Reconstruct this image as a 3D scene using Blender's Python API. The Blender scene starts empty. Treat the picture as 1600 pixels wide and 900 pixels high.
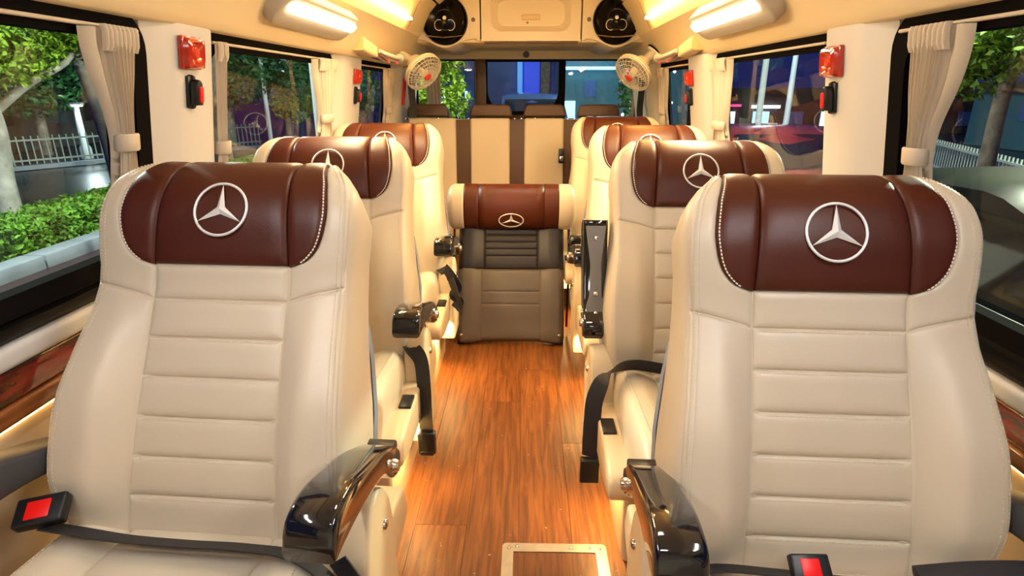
import bpy, bmesh, math, random
import numpy as np
from mathutils import Vector, Matrix

random.seed(7)
PI = math.pi
scene = bpy.context.scene
COL = scene.collection

# ------------------------------------------------------------------ camera
cam_data = bpy.data.cameras.new('camera')
cam_data.sensor_width = 36.0
cam_data.lens = 36.0 * 900.0 / 1600.0
cam_data.clip_start = 0.02
cam_data.clip_end = 400
cam = bpy.data.objects.new('camera', cam_data)
COL.objects.link(cam)
cam.location = (0, 0, 1.175)
cam.rotation_euler = (math.radians(90 - 19.006), 0, math.radians(1.323))
scene.camera = cam

# ------------------------------------------------------------------ world (night sky)
world = bpy.data.worlds.new('night_sky')
scene.world = world
world.use_nodes = True
wn = world.node_tree.nodes
wl = world.node_tree.links
bg = wn['Background']
wtc = wn.new('ShaderNodeTexCoord')
wsep = wn.new('ShaderNodeSeparateXYZ')
wl.new(wtc.outputs['Generated'], wsep.inputs[0])
wramp = wn.new('ShaderNodeValToRGB')
wramp.color_ramp.elements[0].position = 0.0
wramp.color_ramp.elements[0].color = (0.010, 0.014, 0.075, 1)
wramp.color_ramp.elements[1].position = 0.5
wramp.color_ramp.elements[1].color = (0.006, 0.009, 0.10, 1)
wl.new(wsep.outputs['Z'], wramp.inputs[0])
wl.new(wramp.outputs[0], bg.inputs[0])
bg.inputs[1].default_value = 1.0

# ------------------------------------------------------------------ exposure
vs = scene.view_settings
vs.view_transform = 'Standard'
vs.look = 'None'
vs.exposure = 0.50
vs.gamma = 1.0
vs.use_curve_mapping = False
scene.cycles.max_bounces = 6
scene.cycles.diffuse_bounces = 4
scene.cycles.glossy_bounces = 3
scene.cycles.transparent_max_bounces = 8
scene.cycles.sample_clamp_indirect = 6.0
scene.cycles.use_denoising = True
scene.cycles.use_adaptive_sampling = True
scene.cycles.adaptive_threshold = 0.04

# light levels (the lamps themselves are built further down)
LAMP_W = 8.3         # ceiling lamp tubes
COVE_E = 62.0        # amber cove strips, emission
FRONT_W = 3.2       # added roof fill lamp over the front passage, unseen
AISLE_W = 2.6        # added roof fill lamps over the aisle, unseen
UNDER_W = 4.0        # strips under the seat rails
STREET = 2.6

# ------------------------------------------------------------------ materials
MATS = {}
def nodes_of(m):
    m.use_nodes = True
    return m.node_tree.nodes, m.node_tree.links, m.node_tree.nodes['Principled BSDF']

def mat(name, col, rough=0.5, metal=0.0, coat=0.0, emit=None, estr=0.0, noise=0.0, nscale=30.0, bump=0.0, bscale=300.0,
        spec=0.5, stretch=None, sheen=0.0, trans=0.0, ior=1.45, subs=0.0):
    m = bpy.data.materials.new(name)
    n, l, b = nodes_of(m)
    b.inputs['Base Color'].default_value = (*col, 1)
    b.inputs['Roughness'].default_value = rough
    b.inputs['Metallic'].default_value = metal
    b.inputs['Coat Weight'].default_value = coat
    b.inputs['Coat Roughness'].default_value = 0.06
    b.inputs['Specular IOR Level'].default_value = spec
    b.inputs['Sheen Weight'].default_value = sheen
    b.inputs['Transmission Weight'].default_value = trans
    b.inputs['IOR'].default_value = ior
    if emit:
        b.inputs['Emission Color'].default_value = (*emit, 1)
        b.inputs['Emission Strength'].default_value = estr
    if noise or bump:
        tc = n.new('ShaderNodeTexCoord')
        src = tc.outputs['Object']
        if stretch:
            mp = n.new('ShaderNodeMapping')
            mp.inputs['Scale'].default_value = stretch
            l.new(src, mp.inputs[0]); src = mp.outputs[0]
    if noise:
        nz = n.new('ShaderNodeTexNoise')
        nz.inputs['Scale'].default_value = nscale
        nz.inputs['Detail'].default_value = 5
        l.new(src, nz.inputs['Vector'])
        mr = n.new('ShaderNodeMapRange')
        mr.inputs['From Min'].default_value = 0.3
        mr.inputs['From Max'].default_value = 0.7
        mr.inputs['To Min'].default_value = 1 - noise
        mr.inputs['To Max'].default_value = 1 + noise
        l.new(nz.outputs['Fac'], mr.inputs['Value'])
        hs = n.new('ShaderNodeHueSaturation')
        hs.inputs['Color'].default_value = (*col, 1)
        l.new(mr.outputs[0], hs.inputs['Value'])
        l.new(hs.outputs[0], b.inputs['Base Color'])
    if bump:
        nb = n.new('ShaderNodeTexNoise')
        nb.inputs['Scale'].default_value = bscale
        nb.inputs['Detail'].default_value = 3
        l.new(src, nb.inputs['Vector'])
        bp = n.new('ShaderNodeBump')
        bp.inputs['Strength'].default_value = bump
        bp.inputs['Distance'].default_value = 0.002
        l.new(nb.outputs['Fac'], bp.inputs['Height'])
        l.new(bp.outputs[0], b.inputs['Normal'])
    MATS[name] = m
    return m

mat('cream_leather', (0.645, 0.552, 0.412), 0.36, bump=0.10, bscale=420, noise=0.03, nscale=6)
mat('brown_leather', (0.074, 0.0155, 0.0065), 0.38, bump=0.12, bscale=420, noise=0.10, nscale=8, spec=0.36)
mat('bench_brown', (0.085, 0.045, 0.030), 0.45, bump=0.12, bscale=420)
mat('grey_leather', (0.105, 0.087, 0.074), 0.42, bump=0.12, bscale=380, noise=0.08, nscale=6)
mat('black_leather', (0.020, 0.016, 0.017), 0.40, bump=0.12, bscale=380)
mat('thread_pale', (0.86, 0.79, 0.66), 0.7)
mat('thread', (0.72, 0.61, 0.45), 0.7)
mat('cream_plastic', (0.72, 0.57, 0.36), 0.38, noise=0.02, nscale=5)
mat('white_plastic', (0.66, 0.645, 0.63), 0.42)
mat('ceiling_cloth', (0.80, 0.66, 0.42), 0.62, bump=0.05, bscale=500)
mat('cabinet_white', (0.80, 0.71, 0.55), 0.40)
mat('gloss_black', (0.006, 0.006, 0.009), 0.08, coat=1.0)
mat('black_plastic', (0.012, 0.012, 0.013), 0.35)
mat('rubber_black', (0.007, 0.006, 0.006), 0.85, spec=0.04)
mat('sill_black', (0.006, 0.0055, 0.006), 0.42, spec=0.18)
mat('shell_grey', (0.26, 0.29, 0.35), 0.30)
mat('bracket_grey', (0.19, 0.18, 0.17), 0.38)
mat('arm_grey', (0.05, 0.052, 0.058), 0.42)
mat('arm_tan', (0.20, 0.145, 0.085), 0.35)
mat('belt_black', (0.018, 0.017, 0.022), 0.55, bump=0.3, bscale=900)
mat('buckle_red', (0.85, 0.012, 0.010), 0.35)
mat('chrome', (0.75, 0.74, 0.72), 0.15, metal=1.0)
mat('silver', (0.84, 0.84, 0.84), 0.30, metal=0.25)
mat('steel_plate', (0.40, 0.365, 0.315), 0.42, metal=0.7, noise=0.08, nscale=40)
mat('red_lens', (0.50, 0.022, 0.006), 0.12, coat=1.0)
mat('red_lens_inner', (0.75, 0.06, 0.01), 0.18, coat=1.0)
mat('hammer_red', (0.60, 0.012, 0.010), 0.3)
mat('trim_wood', (0.20, 0.062, 0.016), 0.22, coat=0.6, noise=0.35, nscale=14, stretch=(1, 0.15, 6))
mat('curtain_cloth', (0.62, 0.54, 0.43), 0.85, bump=0.15, bscale=700)
mat('curtain_lining', (0.50, 0.47, 0.43), 0.85)
mat('lamp_lens', (0.9, 0.85, 0.75), 0.4, emit=(1.0, 0.82, 0.52), estr=9.0)
mat('front_fill_lens', (0.9, 0.9, 0.88), 0.4, emit=(1.0, 0.95, 0.90), estr=7.0)  # lens of the fill lamps added over the front seats
mat('cove_strip', (1.0, 0.7, 0.2), 0.4, emit=(1.0, 0.55, 0.13), estr=COVE_E)
mat('under_strip', (1.0, 0.8, 0.4), 0.4, emit=(1.0, 0.66, 0.26), estr=4.0)
mat('lamp_housing', (0.50, 0.46, 0.40), 0.45)
mat('roof_fill_lens', (0.95, 0.93, 0.9), 0.4, emit=(1.0, 0.93, 0.82), estr=5.0)  # lens of the fill lamps added along the roof
mat('pod_amber', (0.22, 0.055, 0.025), 0.15, coat=1.0)
mat('led_red', (1, 0.02, 0.01), 0.3, emit=(1, 0.03, 0.02), estr=3.0)
mat('speaker_black', (0.003, 0.0028, 0.0028), 0.18, spec=0.22)
mat('wall_strip', (1.0, 0.8, 0.4), 0.4, emit=(1.0, 0.60, 0.18), estr=9.0)
mat('fan_white', (0.82, 0.76, 0.64), 0.4)
mat('fan_red', (0.75, 0.05, 0.03), 0.4)
mat('asphalt', (0.030, 0.030, 0.036), 0.30, noise=0.35, nscale=1.2, bump=0.3, bscale=60)
mat('lay_by', (0.060, 0.032, 0.036), 0.45, noise=0.2, nscale=2.0)
mat('kerb_stone', (0.30, 0.35, 0.42), 0.7, noise=0.15, nscale=3.0)
mat('paint_line', (0.5, 0.5, 0.5), 0.6)
mat('bark', (0.30, 0.25, 0.20), 0.85, noise=0.4, nscale=7.0, bump=0.6, bscale=25)
mat('bark_pale', (0.46, 0.44, 0.42), 0.85, noise=0.3, nscale=7.0, bump=0.5, bscale=25)
mat('leaf_bright', (0.17, 0.30, 0.018), 0.5, noise=0.5, nscale=1.3)
mat('leaf_dark', (0.035, 0.13, 0.035), 0.5, noise=0.5, nscale=1.3)
mat('leaf_hedge', (0.16, 0.36, 0.035), 0.45, noise=0.5, nscale=5.0)
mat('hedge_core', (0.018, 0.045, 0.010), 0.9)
mat('fence_metal', (0.35, 0.40, 0.38), 0.5)
mat('pole_white', (0.72, 0.76, 0.78), 0.4)
mat('street_lens', (1, 1, 1), 0.3, emit=(0.75, 0.95, 1.0), estr=14.0)
mat('render_wall', (0.12, 0.11, 0.11), 0.8, noise=0.15, nscale=0.6)
mat('blue_wall', (0.06, 0.12, 0.34), 0.7)
mat('teal_wall', (0.05, 0.15, 0.20), 0.7)
mat('lit_blue', (0.05, 0.12, 0.9), 0.4, emit=(0.01, 0.06, 0.9), estr=0.40)
mat('lit_column', (0.1, 0.3, 0.7), 0.4, emit=(0.08, 0.30, 0.75), estr=0.7)
mat('lit_cyan', (0.4, 0.8, 1), 0.4, emit=(0.30, 0.72, 1.0), estr=1.6)
mat('lit_window', (0.8, 0.9, 1), 0.4, emit=(0.55, 0.85, 1.0), estr=2.2)
mat('lit_white', (1, 1, 1), 0.4, emit=(0.85, 0.92, 1.0), estr=4.0)
mat('lit_pink', (1, 0.1, 0.5), 0.4, emit=(0.9, 0.08, 0.30), estr=0.9)
mat('blade_grey', (0.30, 0.29, 0.27), 0.4)
mat('roof_dark', (0.03, 0.025, 0.03), 0.8)
mat('car_black', (0.004, 0.005, 0.009), 0.30, spec=0.22)
mat('car_red', (0.20, 0.028, 0.030), 0.20, coat=1.0)
mat('car_blue', (0.05, 0.10, 0.22), 0.15, coat=1.0, metal=0.3)
mat('car_glass', (0.010, 0.014, 0.020), 0.05, coat=1.0)
mat('tyre', (0.010, 0.010, 0.010), 0.8)
mat('wall_front_cloth', (0.60, 0.52, 0.40), 0.7)

def glass_material():
    m = bpy.data.materials.new('window_glass')
    m.use_nodes = True
    n, l = m.node_tree.nodes, m.node_tree.links
    n.clear()
    out = n.new('ShaderNodeOutputMaterial')
    mix = n.new('ShaderNodeMixShader')
    tr = n.new('ShaderNodeBsdfTransparent')
    tr.inputs[0].default_value = (0.86, 0.93, 0.90, 1)
    gl = n.new('ShaderNodeBsdfGlossy')
    gl.inputs['Roughness'].default_value = 0.01
    lw = n.new('ShaderNodeLayerWeight')
    lw.inputs['Blend'].default_value = 0.5
    pw = n.new('ShaderNodeMath'); pw.operation = 'POWER'; pw.inputs[1].default_value = 4.5
    l.new(lw.outputs['Facing'], pw.inputs[0])
    mr = n.new('ShaderNodeMapRange'); mr.inputs['To Min'].default_value = 0.05; mr.inputs['To Max'].default_value = 0.85
    l.new(pw.outputs[0], mr.inputs['Value'])
    l.new(mr.outputs[0], mix.inputs[0])
    l.new(tr.outputs[0], mix.inputs[1])
    l.new(gl.outputs[0], mix.inputs[2])
    l.new(mix.outputs[0], out.inputs[0])
    MATS['glass'] = m
glass_material()

def red_trim_material():
    m = mat('trim_red', (0.10, 0.008, 0.008), 0.12, coat=1.0)
    n, l, b = nodes_of(m)
    tc = n.new('ShaderNodeTexCoord')
    mp = n.new('ShaderNodeMapping'); mp.inputs['Scale'].default_value = (6, 4, 22)
    nz = n.new('ShaderNodeTexNoise'); nz.inputs['Scale'].default_value = 2.0; nz.inputs['Detail'].default_value = 4
    rp = n.new('ShaderNodeValToRGB')
    rp.color_ramp.elements[0].position = 0.42; rp.color_ramp.elements[0].color = (0.015, 0.004, 0.004, 1)
    rp.color_ramp.elements[1].position = 0.62; rp.color_ramp.elements[1].color = (0.25, 0.014, 0.012, 1)
    l.new(tc.outputs['Object'], mp.inputs[0]); l.new(mp.outputs[0], nz.inputs['Vector'])
    l.new(nz.outputs['Fac'], rp.inputs[0]); l.new(rp.outputs[0], b.inputs['Base Color'])
red_trim_material()

def wood_material(name, base, dark, rough):
    m = mat(name, base, rough)
    n, l, b = nodes_of(m)
    tc = n.new('ShaderNodeTexCoord')
    oi = n.new('ShaderNodeObjectInfo')
    ad = n.new('ShaderNodeVectorMath'); ad.operation = 'ADD'
    sc = n.new('ShaderNodeVectorMath'); sc.operation = 'SCALE'; sc.inputs['Scale'].default_value = 37.0
    l.new(oi.outputs['Random'], sc.inputs[0]); l.new(tc.outputs['Object'], ad.inputs[0]); l.new(sc.outputs[0], ad.inputs[1])
    mp = n.new('ShaderNodeMapping'); mp.inputs['Scale'].default_value = (26, 1.6, 8)
    l.new(ad.outputs[0], mp.inputs[0])
    nz = n.new('ShaderNodeTexNoise'); nz.inputs['Scale'].default_value = 3.0; nz.inputs['Detail'].default_value = 7
    nz.inputs['Distortion'].default_value = 0.7
    l.new(mp.outputs[0], nz.inputs['Vector'])
    rp = n.new('ShaderNodeValToRGB')
    rp.color_ramp.elements[0].position = 0.33; rp.color_ramp.elements[0].color = (*dark, 1)
    rp.color_ramp.elements[1].position = 0.66; rp.color_ramp.elements[1].color = (*base, 1)
    l.new(nz.outputs['Fac'], rp.inputs[0])
    hs = n.new('ShaderNodeHueSaturation')
    mr = n.new('ShaderNodeMapRange'); mr.inputs['To Min'].default_value = 0.82; mr.inputs['To Max'].default_value = 1.14
    l.new(oi.outputs['Random'], mr.inputs['Value']); l.new(mr.outputs[0], hs.inputs['Value'])
    # pale scratches and grit caught in the surface
    n3 = n.new('ShaderNodeTexNoise'); n3.inputs['Scale'].default_value = 75.0; n3.inputs['Detail'].default_value = 2
    l.new(ad.outputs[0], n3.inputs['Vector'])
    r3 = n.new('ShaderNodeValToRGB')
    r3.color_ramp.elements[0].position = 0.735; r3.color_ramp.elements[0].color = (0, 0, 0, 1)
    r3.color_ramp.elements[1].position = 0.80; r3.color_ramp.elements[1].color = (1, 1, 1, 1)
    l.new(n3.outputs['Fac'], r3.inputs[0])
    mx = n.new('ShaderNodeMix'); mx.data_type = 'RGBA'
    mx.inputs['B'].default_value = (0.62, 0.40, 0.20, 1)
    l.new(r3.outputs[0], mx.inputs['Factor'])
    l.new(rp.outputs[0], hs.inputs['Color']); l.new(hs.outputs[0], mx.inputs['A']); l.new(mx.outputs['Result'], b.inputs['Base Color'])
    # small scuffs
    n2 = n.new('ShaderNodeTexNoise'); n2.inputs['Scale'].default_value = 9.0; n2.inputs['Detail'].default_value = 4
    l.new(tc.outputs['Object'], n2.inputs['Vector'])
    m2 = n.new('ShaderNodeMapRange'); m2.inputs['To Min'].default_value = rough - 0.10; m2.inputs['To Max'].default_value = rough + 0.14
    l.new(n2.outputs['Fac'], m2.inputs['Value']); l.new(m2.outputs[0], b.inputs['Roughness'])
wood_material('floor_wood', (0.27, 0.095, 0.022), (0.115, 0.034, 0.008), 0.46)

# ------------------------------------------------------------------ helpers
CACHE = {}
def mesh_data(name, verts, faces, material, smooth=True, key=None):
    if key is not None and key in CACHE:
        return CACHE[key]
    me = bpy.data.meshes.new(name)
    me.from_pydata([tuple(v) for v in verts], [], faces)
    me.validate()
    me.update()
    if smooth:
        me.polygons.foreach_set('use_smooth', [True] * len(me.polygons))
    if material:
        me.materials.append(MATS[material])
    if key is not None:
        CACHE[key] = me
    return me

def add(name, me, parent=None, loc=None, rot=None, label=None):
    o = bpy.data.objects.new(name, me)
    COL.objects.link(o)
    if parent is not None:
        o.parent = parent
    if loc is not None:
        o.location = loc
    if rot is not None:
        o.rotation_euler = rot
    if label:
        o['label'] = label
    return o

def tag(o, label, cat, group=None):
    o['label'] = label
    o['category'] = cat
    if group:
        o['group'] = group
    return o

def struct(o):
    o['kind'] = 'structure'
    return o

def empty(name, loc=(0, 0, 0), rz=0.0):
    o = bpy.data.objects.new(name, None)
    o.empty_display_size = 0.05
    COL.objects.link(o)
    o.location = loc
    o.rotation_euler = (0, 0, rz)
    return o

def bm_mesh(name, bm, material, smooth=False, key=None):
    me = bpy.data.meshes.new(name)
    bm.normal_update()
    bm.to_mesh(me)
    bm.free()
    if smooth:
        me.polygons.foreach_set('use_smooth', [True] * len(me.polygons))
        try:
            me.set_sharp_from_angle(angle=math.radians(40))
        except Exception:
            pass
    me.materials.append(MATS[material])
    if key is not None:
        CACHE[key] = me
    return me

def box_mesh(name, lo, hi, material, bevel=0.0, segs=2, key=None):
    if key is not None and key in CACHE:
        return CACHE[key]
    bm = bmesh.new()
    bmesh.ops.create_cube(bm, size=1.0)
    s = [hi[i] - lo[i] for i in range(3)]
    c = [(hi[i] + lo[i]) / 2 for i in range(3)]
    for v in bm.verts:
        v.co = Vector([v.co[i] * s[i] + c[i] for i in range(3)])
    if bevel:
        bmesh.ops.bevel(bm, geom=list(bm.edges), offset=bevel, segments=segs, profile=0.5, affect='EDGES')
    return bm_mesh(name, bm, material, bool(bevel), key)

def prism_mesh(name, poly, axis, a, b, material, bevel=0.0, segs=2, key=None):
    """poly: 2-D outline in the two axes other than AXIS, extruded from a to b."""
    if key is not None and key in CACHE:
        return CACHE[key]
    def p3(u, v, w):
        return {'x': (w, u, v), 'y': (u, w, v), 'z': (u, v, w)}[axis]
    bm = bmesh.new()
    va = [bm.verts.new(p3(u, v, a)) for u, v in poly]
    vb = [bm.verts.new(p3(u, v, b)) for u, v in poly]
    n = len(poly)
    fa = bm.faces.new(va); fb = bm.faces.new(vb[::-1])
    for i in range(n):
        j = (i + 1) % n
        bm.faces.new((va[i], vb[i], vb[j], va[j]))
    bmesh.ops.recalc_face_normals(bm, faces=list(bm.faces))
    if bevel:
        es = [e for e in bm.edges if (e.verts[0] in va and e.verts[1] in va) or (e.verts[0] in vb and e.verts[1] in vb)]
        bmesh.ops.bevel(bm, geom=es, offset=bevel, segments=segs, profile=0.5, affect='EDGES')
    return bm_mesh(name, bm, material, True, key)

def sweep_mesh(name, path, section, material, key=None, up=(0, 0, 1), scale=None, smooth=True, closed=False, caps=True):
    """sweep a closed 2-D section (side, up) along a 3-D path."""
    if key is not None and key in CACHE:
        return CACHE[key]
    path = [Vector(p) for p in path]
    n, k = len(path), len(section)
    V, F = [], []
    up = Vector(up)
    for i, p in enumerate(path):
        if closed:
            t = path[(i + 1) % n] - path[i - 1]
        else:
            t = path[min(i + 1, n - 1)] - path[max(i - 1, 0)]
        t.normalize()
        s = t.cross(up)
        if s.length < 1e-5:
            s = t.cross(Vector((1, 0, 0)))
        s.normalize()
        u = s.cross(t)
        sc = scale[i] if scale else 1.0
        for (a, b) in section:
            V.append(p + s * (a * sc) + u * (b * sc))
    m = n if closed else n - 1
    for i in range(m):
        i2 = (i + 1) % n
        for j in range(k):
            j2 = (j + 1) % k
            F.append((i * k + j, i * k + j2, i2 * k + j2, i2 * k + j))
    if caps and not closed:
        F.append(tuple(range(k))[::-1])
        F.append(tuple((n - 1) * k + j for j in range(k)))
    me = mesh_data(name, V, F, material, smooth, key)
    try:
        me.set_sharp_from_angle(angle=math.radians(50))
    except Exception:
        pass
    return me

def circ(r, n=10):
    return [(r * math.cos(2 * PI * i / n), r * math.sin(2 * PI * i / n)) for i in range(n)]

def rrect(w, h, r, n=4):
    pts = []
    for (cx, cy, a0) in ((w / 2 - r, h / 2 - r, 0), (-w / 2 + r, h / 2 - r, 90), (-w / 2 + r, -h / 2 + r, 180), (w / 2 - r, -h / 2 + r, 270)):
        for i in range(n + 1):
            a = math.radians(a0 + 90 * i / n)
            pts.append((cx + r * math.cos(a), cy + r * math.sin(a)))
    return pts

def tube_mesh(name, path, r, material, n=10, key=None, up=(0, 0, 1), closed=False):
    return sweep_mesh(name, path, circ(r, n), material, key, up, closed=closed)

def lathe_mesh(name, prof, material, axis='z', n=32, key=None, origin=(0, 0, 0)):
    """prof: list of (radius, height)."""
    if key is not None and key in CACHE:
        return CACHE[key]
    V, F = [], []
    k = len(prof)
    for i in range(n):
        a = 2 * PI * i / n
        for (r, h) in prof:
            c, s = r * math.cos(a), r * math.sin(a)
            p = {'z': (c, s, h), 'y': (c, h, s), 'x': (h, c, s)}[axis]
            V.append((p[0] + origin[0], p[1] + origin[1], p[2] + origin[2]))
    for i in range(n):
        j = (i + 1) % n
        for q in range(k - 1):
            F.append((i * k + q, j * k + q, j * k + q + 1, i * k + q + 1))
    bm = bmesh.new()
    vs_ = [bm.verts.new(v) for v in V]
    for f in F:
        try:
            bm.faces.new([vs_[x] for x in f])
        except Exception:
            pass
    bmesh.ops.remove_doubles(bm, verts=list(bm.verts), dist=1e-6)
    bmesh.ops.recalc_face_normals(bm, faces=list(bm.faces))
    return bm_mesh(name, bm, material, True, key)

def grid_faces(nr, nc, wrap=False):
    F = []
    for i in range(nr - 1):
        for j in range(nc - (0 if wrap else 1)):
            j2 = (j + 1) % nc
            F.append((i * nc + j, i * nc + j2, (i + 1) * nc + j2, (i + 1) * nc + j))
    return F

def smoothstep(a, b, x):
    t = min(1.0, max(0.0, (x - a) / (b - a)))
    return t * t * (3 - 2 * t)

def interp(tab):
    xs = [a for a, _ in tab]; ys = [b for _, b in tab]
    n = len(xs)
    d = [(ys[i + 1] - ys[i]) / (xs[i + 1] - xs[i]) for i in range(n - 1)]
    m = [d[0]] + [0.0 if d[i - 1] * d[i] <= 0 else 2 * d[i - 1] * d[i] / (d[i - 1] + d[i]) for i in range(1, n - 1)] + [d[-1]]
    def f(x):
        if x <= xs[0]: return ys[0]
        if x >= xs[-1]: return ys[-1]
        i = 0
        while x > xs[i + 1]: i += 1
        h = xs[i + 1] - xs[i]; t = (x - xs[i]) / h
        return ((2 * t**3 - 3 * t**2 + 1) * ys[i] + (t**3 - 2 * t**2 + t) * h * m[i] + (-2 * t**3 + 3 * t**2) * ys[i + 1] + (t**3 - t**2) * h * m[i + 1])
    return f

# ------------------------------------------------------------------ padded surfaces (seats)
class Padded:
    """a padded surface swept along a profile in the (y, z) plane."""
    def __init__(self, prof, s0, w, xs, bol, depth, dd):
        # resample the profile with a Catmull-Rom spline, arc length starts at s0
        P = [np.array(p, float) for p in prof]
        pts = []
        for i in range(len(P) - 1):
            p0 = P[max(i - 1, 0)]; p1 = P[i]; p2 = P[i + 1]; p3 = P[min(i + 2, len(P) - 1)]
            for k in range(12):
                t = k / 12.0
                pts.append(0.5 * ((2 * p1) + (-p0 + p2) * t + (2 * p0 - 5 * p1 + 4 * p2 - p3) * t**2 + (-p0 + 3 * p1 - 3 * p2 + p3) * t**3))
        pts.append(P[-1])
        self.pts = np.array(pts)
        seg = np.linalg.norm(np.diff(self.pts, axis=0), axis=1)
        self.s = np.concatenate([[0], np.cumsum(seg)]) + s0
        self.w, self.xs, self.bol, self.depth, self.dd = w, xs, bol, depth, dd
    def frame(self, s):
        y = np.interp(s, self.s, self.pts[:, 0]); z = np.interp(s, self.s, self.pts[:, 1])
        e = 0.006
        a = np.array([np.interp(s - e, self.s, self.pts[:, 0]), np.interp(s - e, self.s, self.pts[:, 1])])
        b = np.array([np.interp(s + e, self.s, self.pts[:, 0]), np.interp(s + e, self.s, self.pts[:, 1])])
        t = b - a
        t = t / (np.linalg.norm(t) + 1e-9)
        return np.array([y, z]), np.array([-t[1], t[0]])     # point, outward normal
    def at(self, x, s, off=0.0):
        p, n = self.frame(s)
        h = self.bol(abs(x), s) + off
        xs, w = self.xs(s), self.w(s)
        if abs(x) > xs:
            f = min(1.0, (abs(x) - xs) / max(w - xs, 1e-5))
            b0 = self.bol(xs, s)
            h = b0 - (self.dd(s) + b0) * (1 - math.sqrt(1 - f * f)) + off * math.sqrt(1 - f * f)
            x = math.copysign(abs(x) + off * f, x)
        return (x, p[0] + n[0] * h, p[1] + n[1] * h)
    def core(self, s_list, nfront=9):
        cols = []
        for i in range(nfront + 1):
            cols.append(('f', i / nfront))
        for i in range(1, 6):
            cols.append(('r', i / 5.0))
        cols += [('s', 0.5), ('s', 1.0)]
        V = []
        for s in s_list:
            p, n = self.frame(s)
            w, xs, dep, dd = self.w(s), self.xs(s), self.depth(s), self.dd(s)
            row = []
            for kind, f in cols:
                if kind == 'f':
                    x = xs * f; h = self.bol(x, s)
                elif kind == 'r':
                    a = f * PI / 2
                    x = xs + (w - xs) * math.sin(a); h = self.bol(xs, s) - (dd + self.bol(xs, s)) * (1 - math.cos(a))
                else:
                    x = w - 0.004 * f; h = -dd - (dep - dd) * f
                row.append((x, p[0] + n[0] * h, p[1] + n[1] * h))
            full = [(-a, b, c) for a, b, c in row[:0:-1]] + row
            V += full
        nc = 2 * len(cols) - 1
        F = grid_faces(len(s_list), nc)
        # close both ends and the rear
        F.append(tuple(range(nc)))
        F.append(tuple((len(s_list) - 1) * nc + j for j in range(nc))[::-1])
        return V, F
    def patch(self, xin, xout, sbot, stop, h0=0.007, r=0.014, n=7, m=9, e0=-0.0015):
        def stations(length, k):
            a = [0, 0.0012, 0.0035, 0.007, 0.012]
            a = [q / max(length, 1e-4) for q in a if q < 0.45 * length]
            if not a: a = [0.0]
            last = a[-1]
            mid = [last + (1 - 2 * last) * i / k for i in range(1, k)]
            return a + mid + [1 - q for q in a[::-1]]
        smid = 0.5 * (sbot(0.5) + stop(0.5))
        us = stations(max(abs(xout(smid) - xin(smid)), 0.02), n)
        vs_ = stations(abs(stop(0.5) - sbot(0.5)), m)
        V = []
        for v in vs_:
            for u in us:
                s = sbot(u) + (stop(u) - sbot(u)) * v
                a, b = xin(s), xout(s)
                x = a + (b - a) * u
                wd = abs(b - a); ln = abs(stop(u) - sbot(u))
                d = min(u * wd, (1 - u) * wd, v * ln, (1 - v) * ln)
                q = min(1.0, d / r)
                h = e0 + h0 * math.sqrt(max(0.0, 1 - (1 - q) ** 2))
                V.append(self.at(x, s, h))
        return V, grid_faces(len(vs_), len(us))
    def dashes(self, paths, step=0.0062, length=0.0042, r=0.0008, off=0.006):
        V, F = [], []
        for path in paths:
            P = [Vector(self.at(x, s, off)) for x, s in path]
            acc = 0.0
            for a, b in zip(P[:-1], P[1:]):
                seg = (b - a).length
                if seg < 1e-6: continue
                t = (b - a) / seg
                sd = t.cross(Vector((0, 1, 0)))
                if sd.length < 1e-3: sd = t.cross(Vector((0, 0, 1)))
                sd.normalize(); up = sd.cross(t)
                while acc < seg:
                    c = a + t * acc
                    base = len(V)
                    for e in (-0.5, 0.5):
                        for (i, j) in ((-1, -1), (1, -1), (1, 1), (-1, 1)):
                            V.append(c + t * (e * length) + sd * (i * r) + up * (j * r))
                    for q in ((0, 1, 2, 3), (7, 6, 5, 4), (0, 4, 5, 1), (1, 5, 6, 2), (2, 6, 7, 3), (3, 7, 4, 0)):
                        F.append(tuple(base + k for k in q))
                    acc += step
                acc -= seg
        return V, F

def fix_normals(me, outward=True):
    bm = bmesh.new(); bm.from_mesh(me)
    bmesh.ops.recalc_face_normals(bm, faces=list(bm.faces))
    bm.to_mesh(me); bm.free()
    return me
# ================================================================== THE VAN SHELL
Y0, Y1 = -1.15, 4.40
BASE = {-1: 0.845, 1: 0.815}           # inner face of the side wall at 1 m
def wx(side, z, off=0.0):
    return side * (BASE[side] - 0.14 * (z - 1.0) + off)
def lowx(side, off=0.0):
    return side * ({-1: 0.885, 1: 0.858}[side] + off)

# ---- floor: vinyl planks laid lengthwise
floor = struct(add('floor', box_mesh('floor', (-0.92, Y0, -0.04), (0.90, Y1, -0.004), 'black_plastic')))
PW, PL = 0.148, 1.24
plank_me = box_mesh('plank', (-PW / 2 + 0.0004, -PL / 2 + 0.0004, -0.0035), (PW / 2 - 0.0004, PL / 2 - 0.0004, 0.0), 'floor_wood', 0.0004, 1)
for i in range(12):
    x = -0.90 + PW * (i + 0.5)
    off = (0.0, 0.55, 0.27, 0.83)[i % 4]
    y = Y0 - off
    while y < Y1:
        c = y + PL / 2
        lo, hi = max(y, Y0), min(y + PL, Y1)
        if hi - lo > 0.05:
            p = add('plank', plank_me, floor, (x, (lo + hi) / 2, 0))
            p.scale = (1, (hi - lo) / PL, 1)
        y += PL

# ---- side walls
def strip(name, side, y0, y1, pts, material, parent, bevel=False, thick=None):
    """a long moulding: pts are (|x| offset measured from lowx, z)"""
    poly = [(lowx(side, dx), z) for dx, z in pts]
    me = prism_mesh(name, poly, 'y', y0, y1, material)
    return add(name, me, parent)

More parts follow.
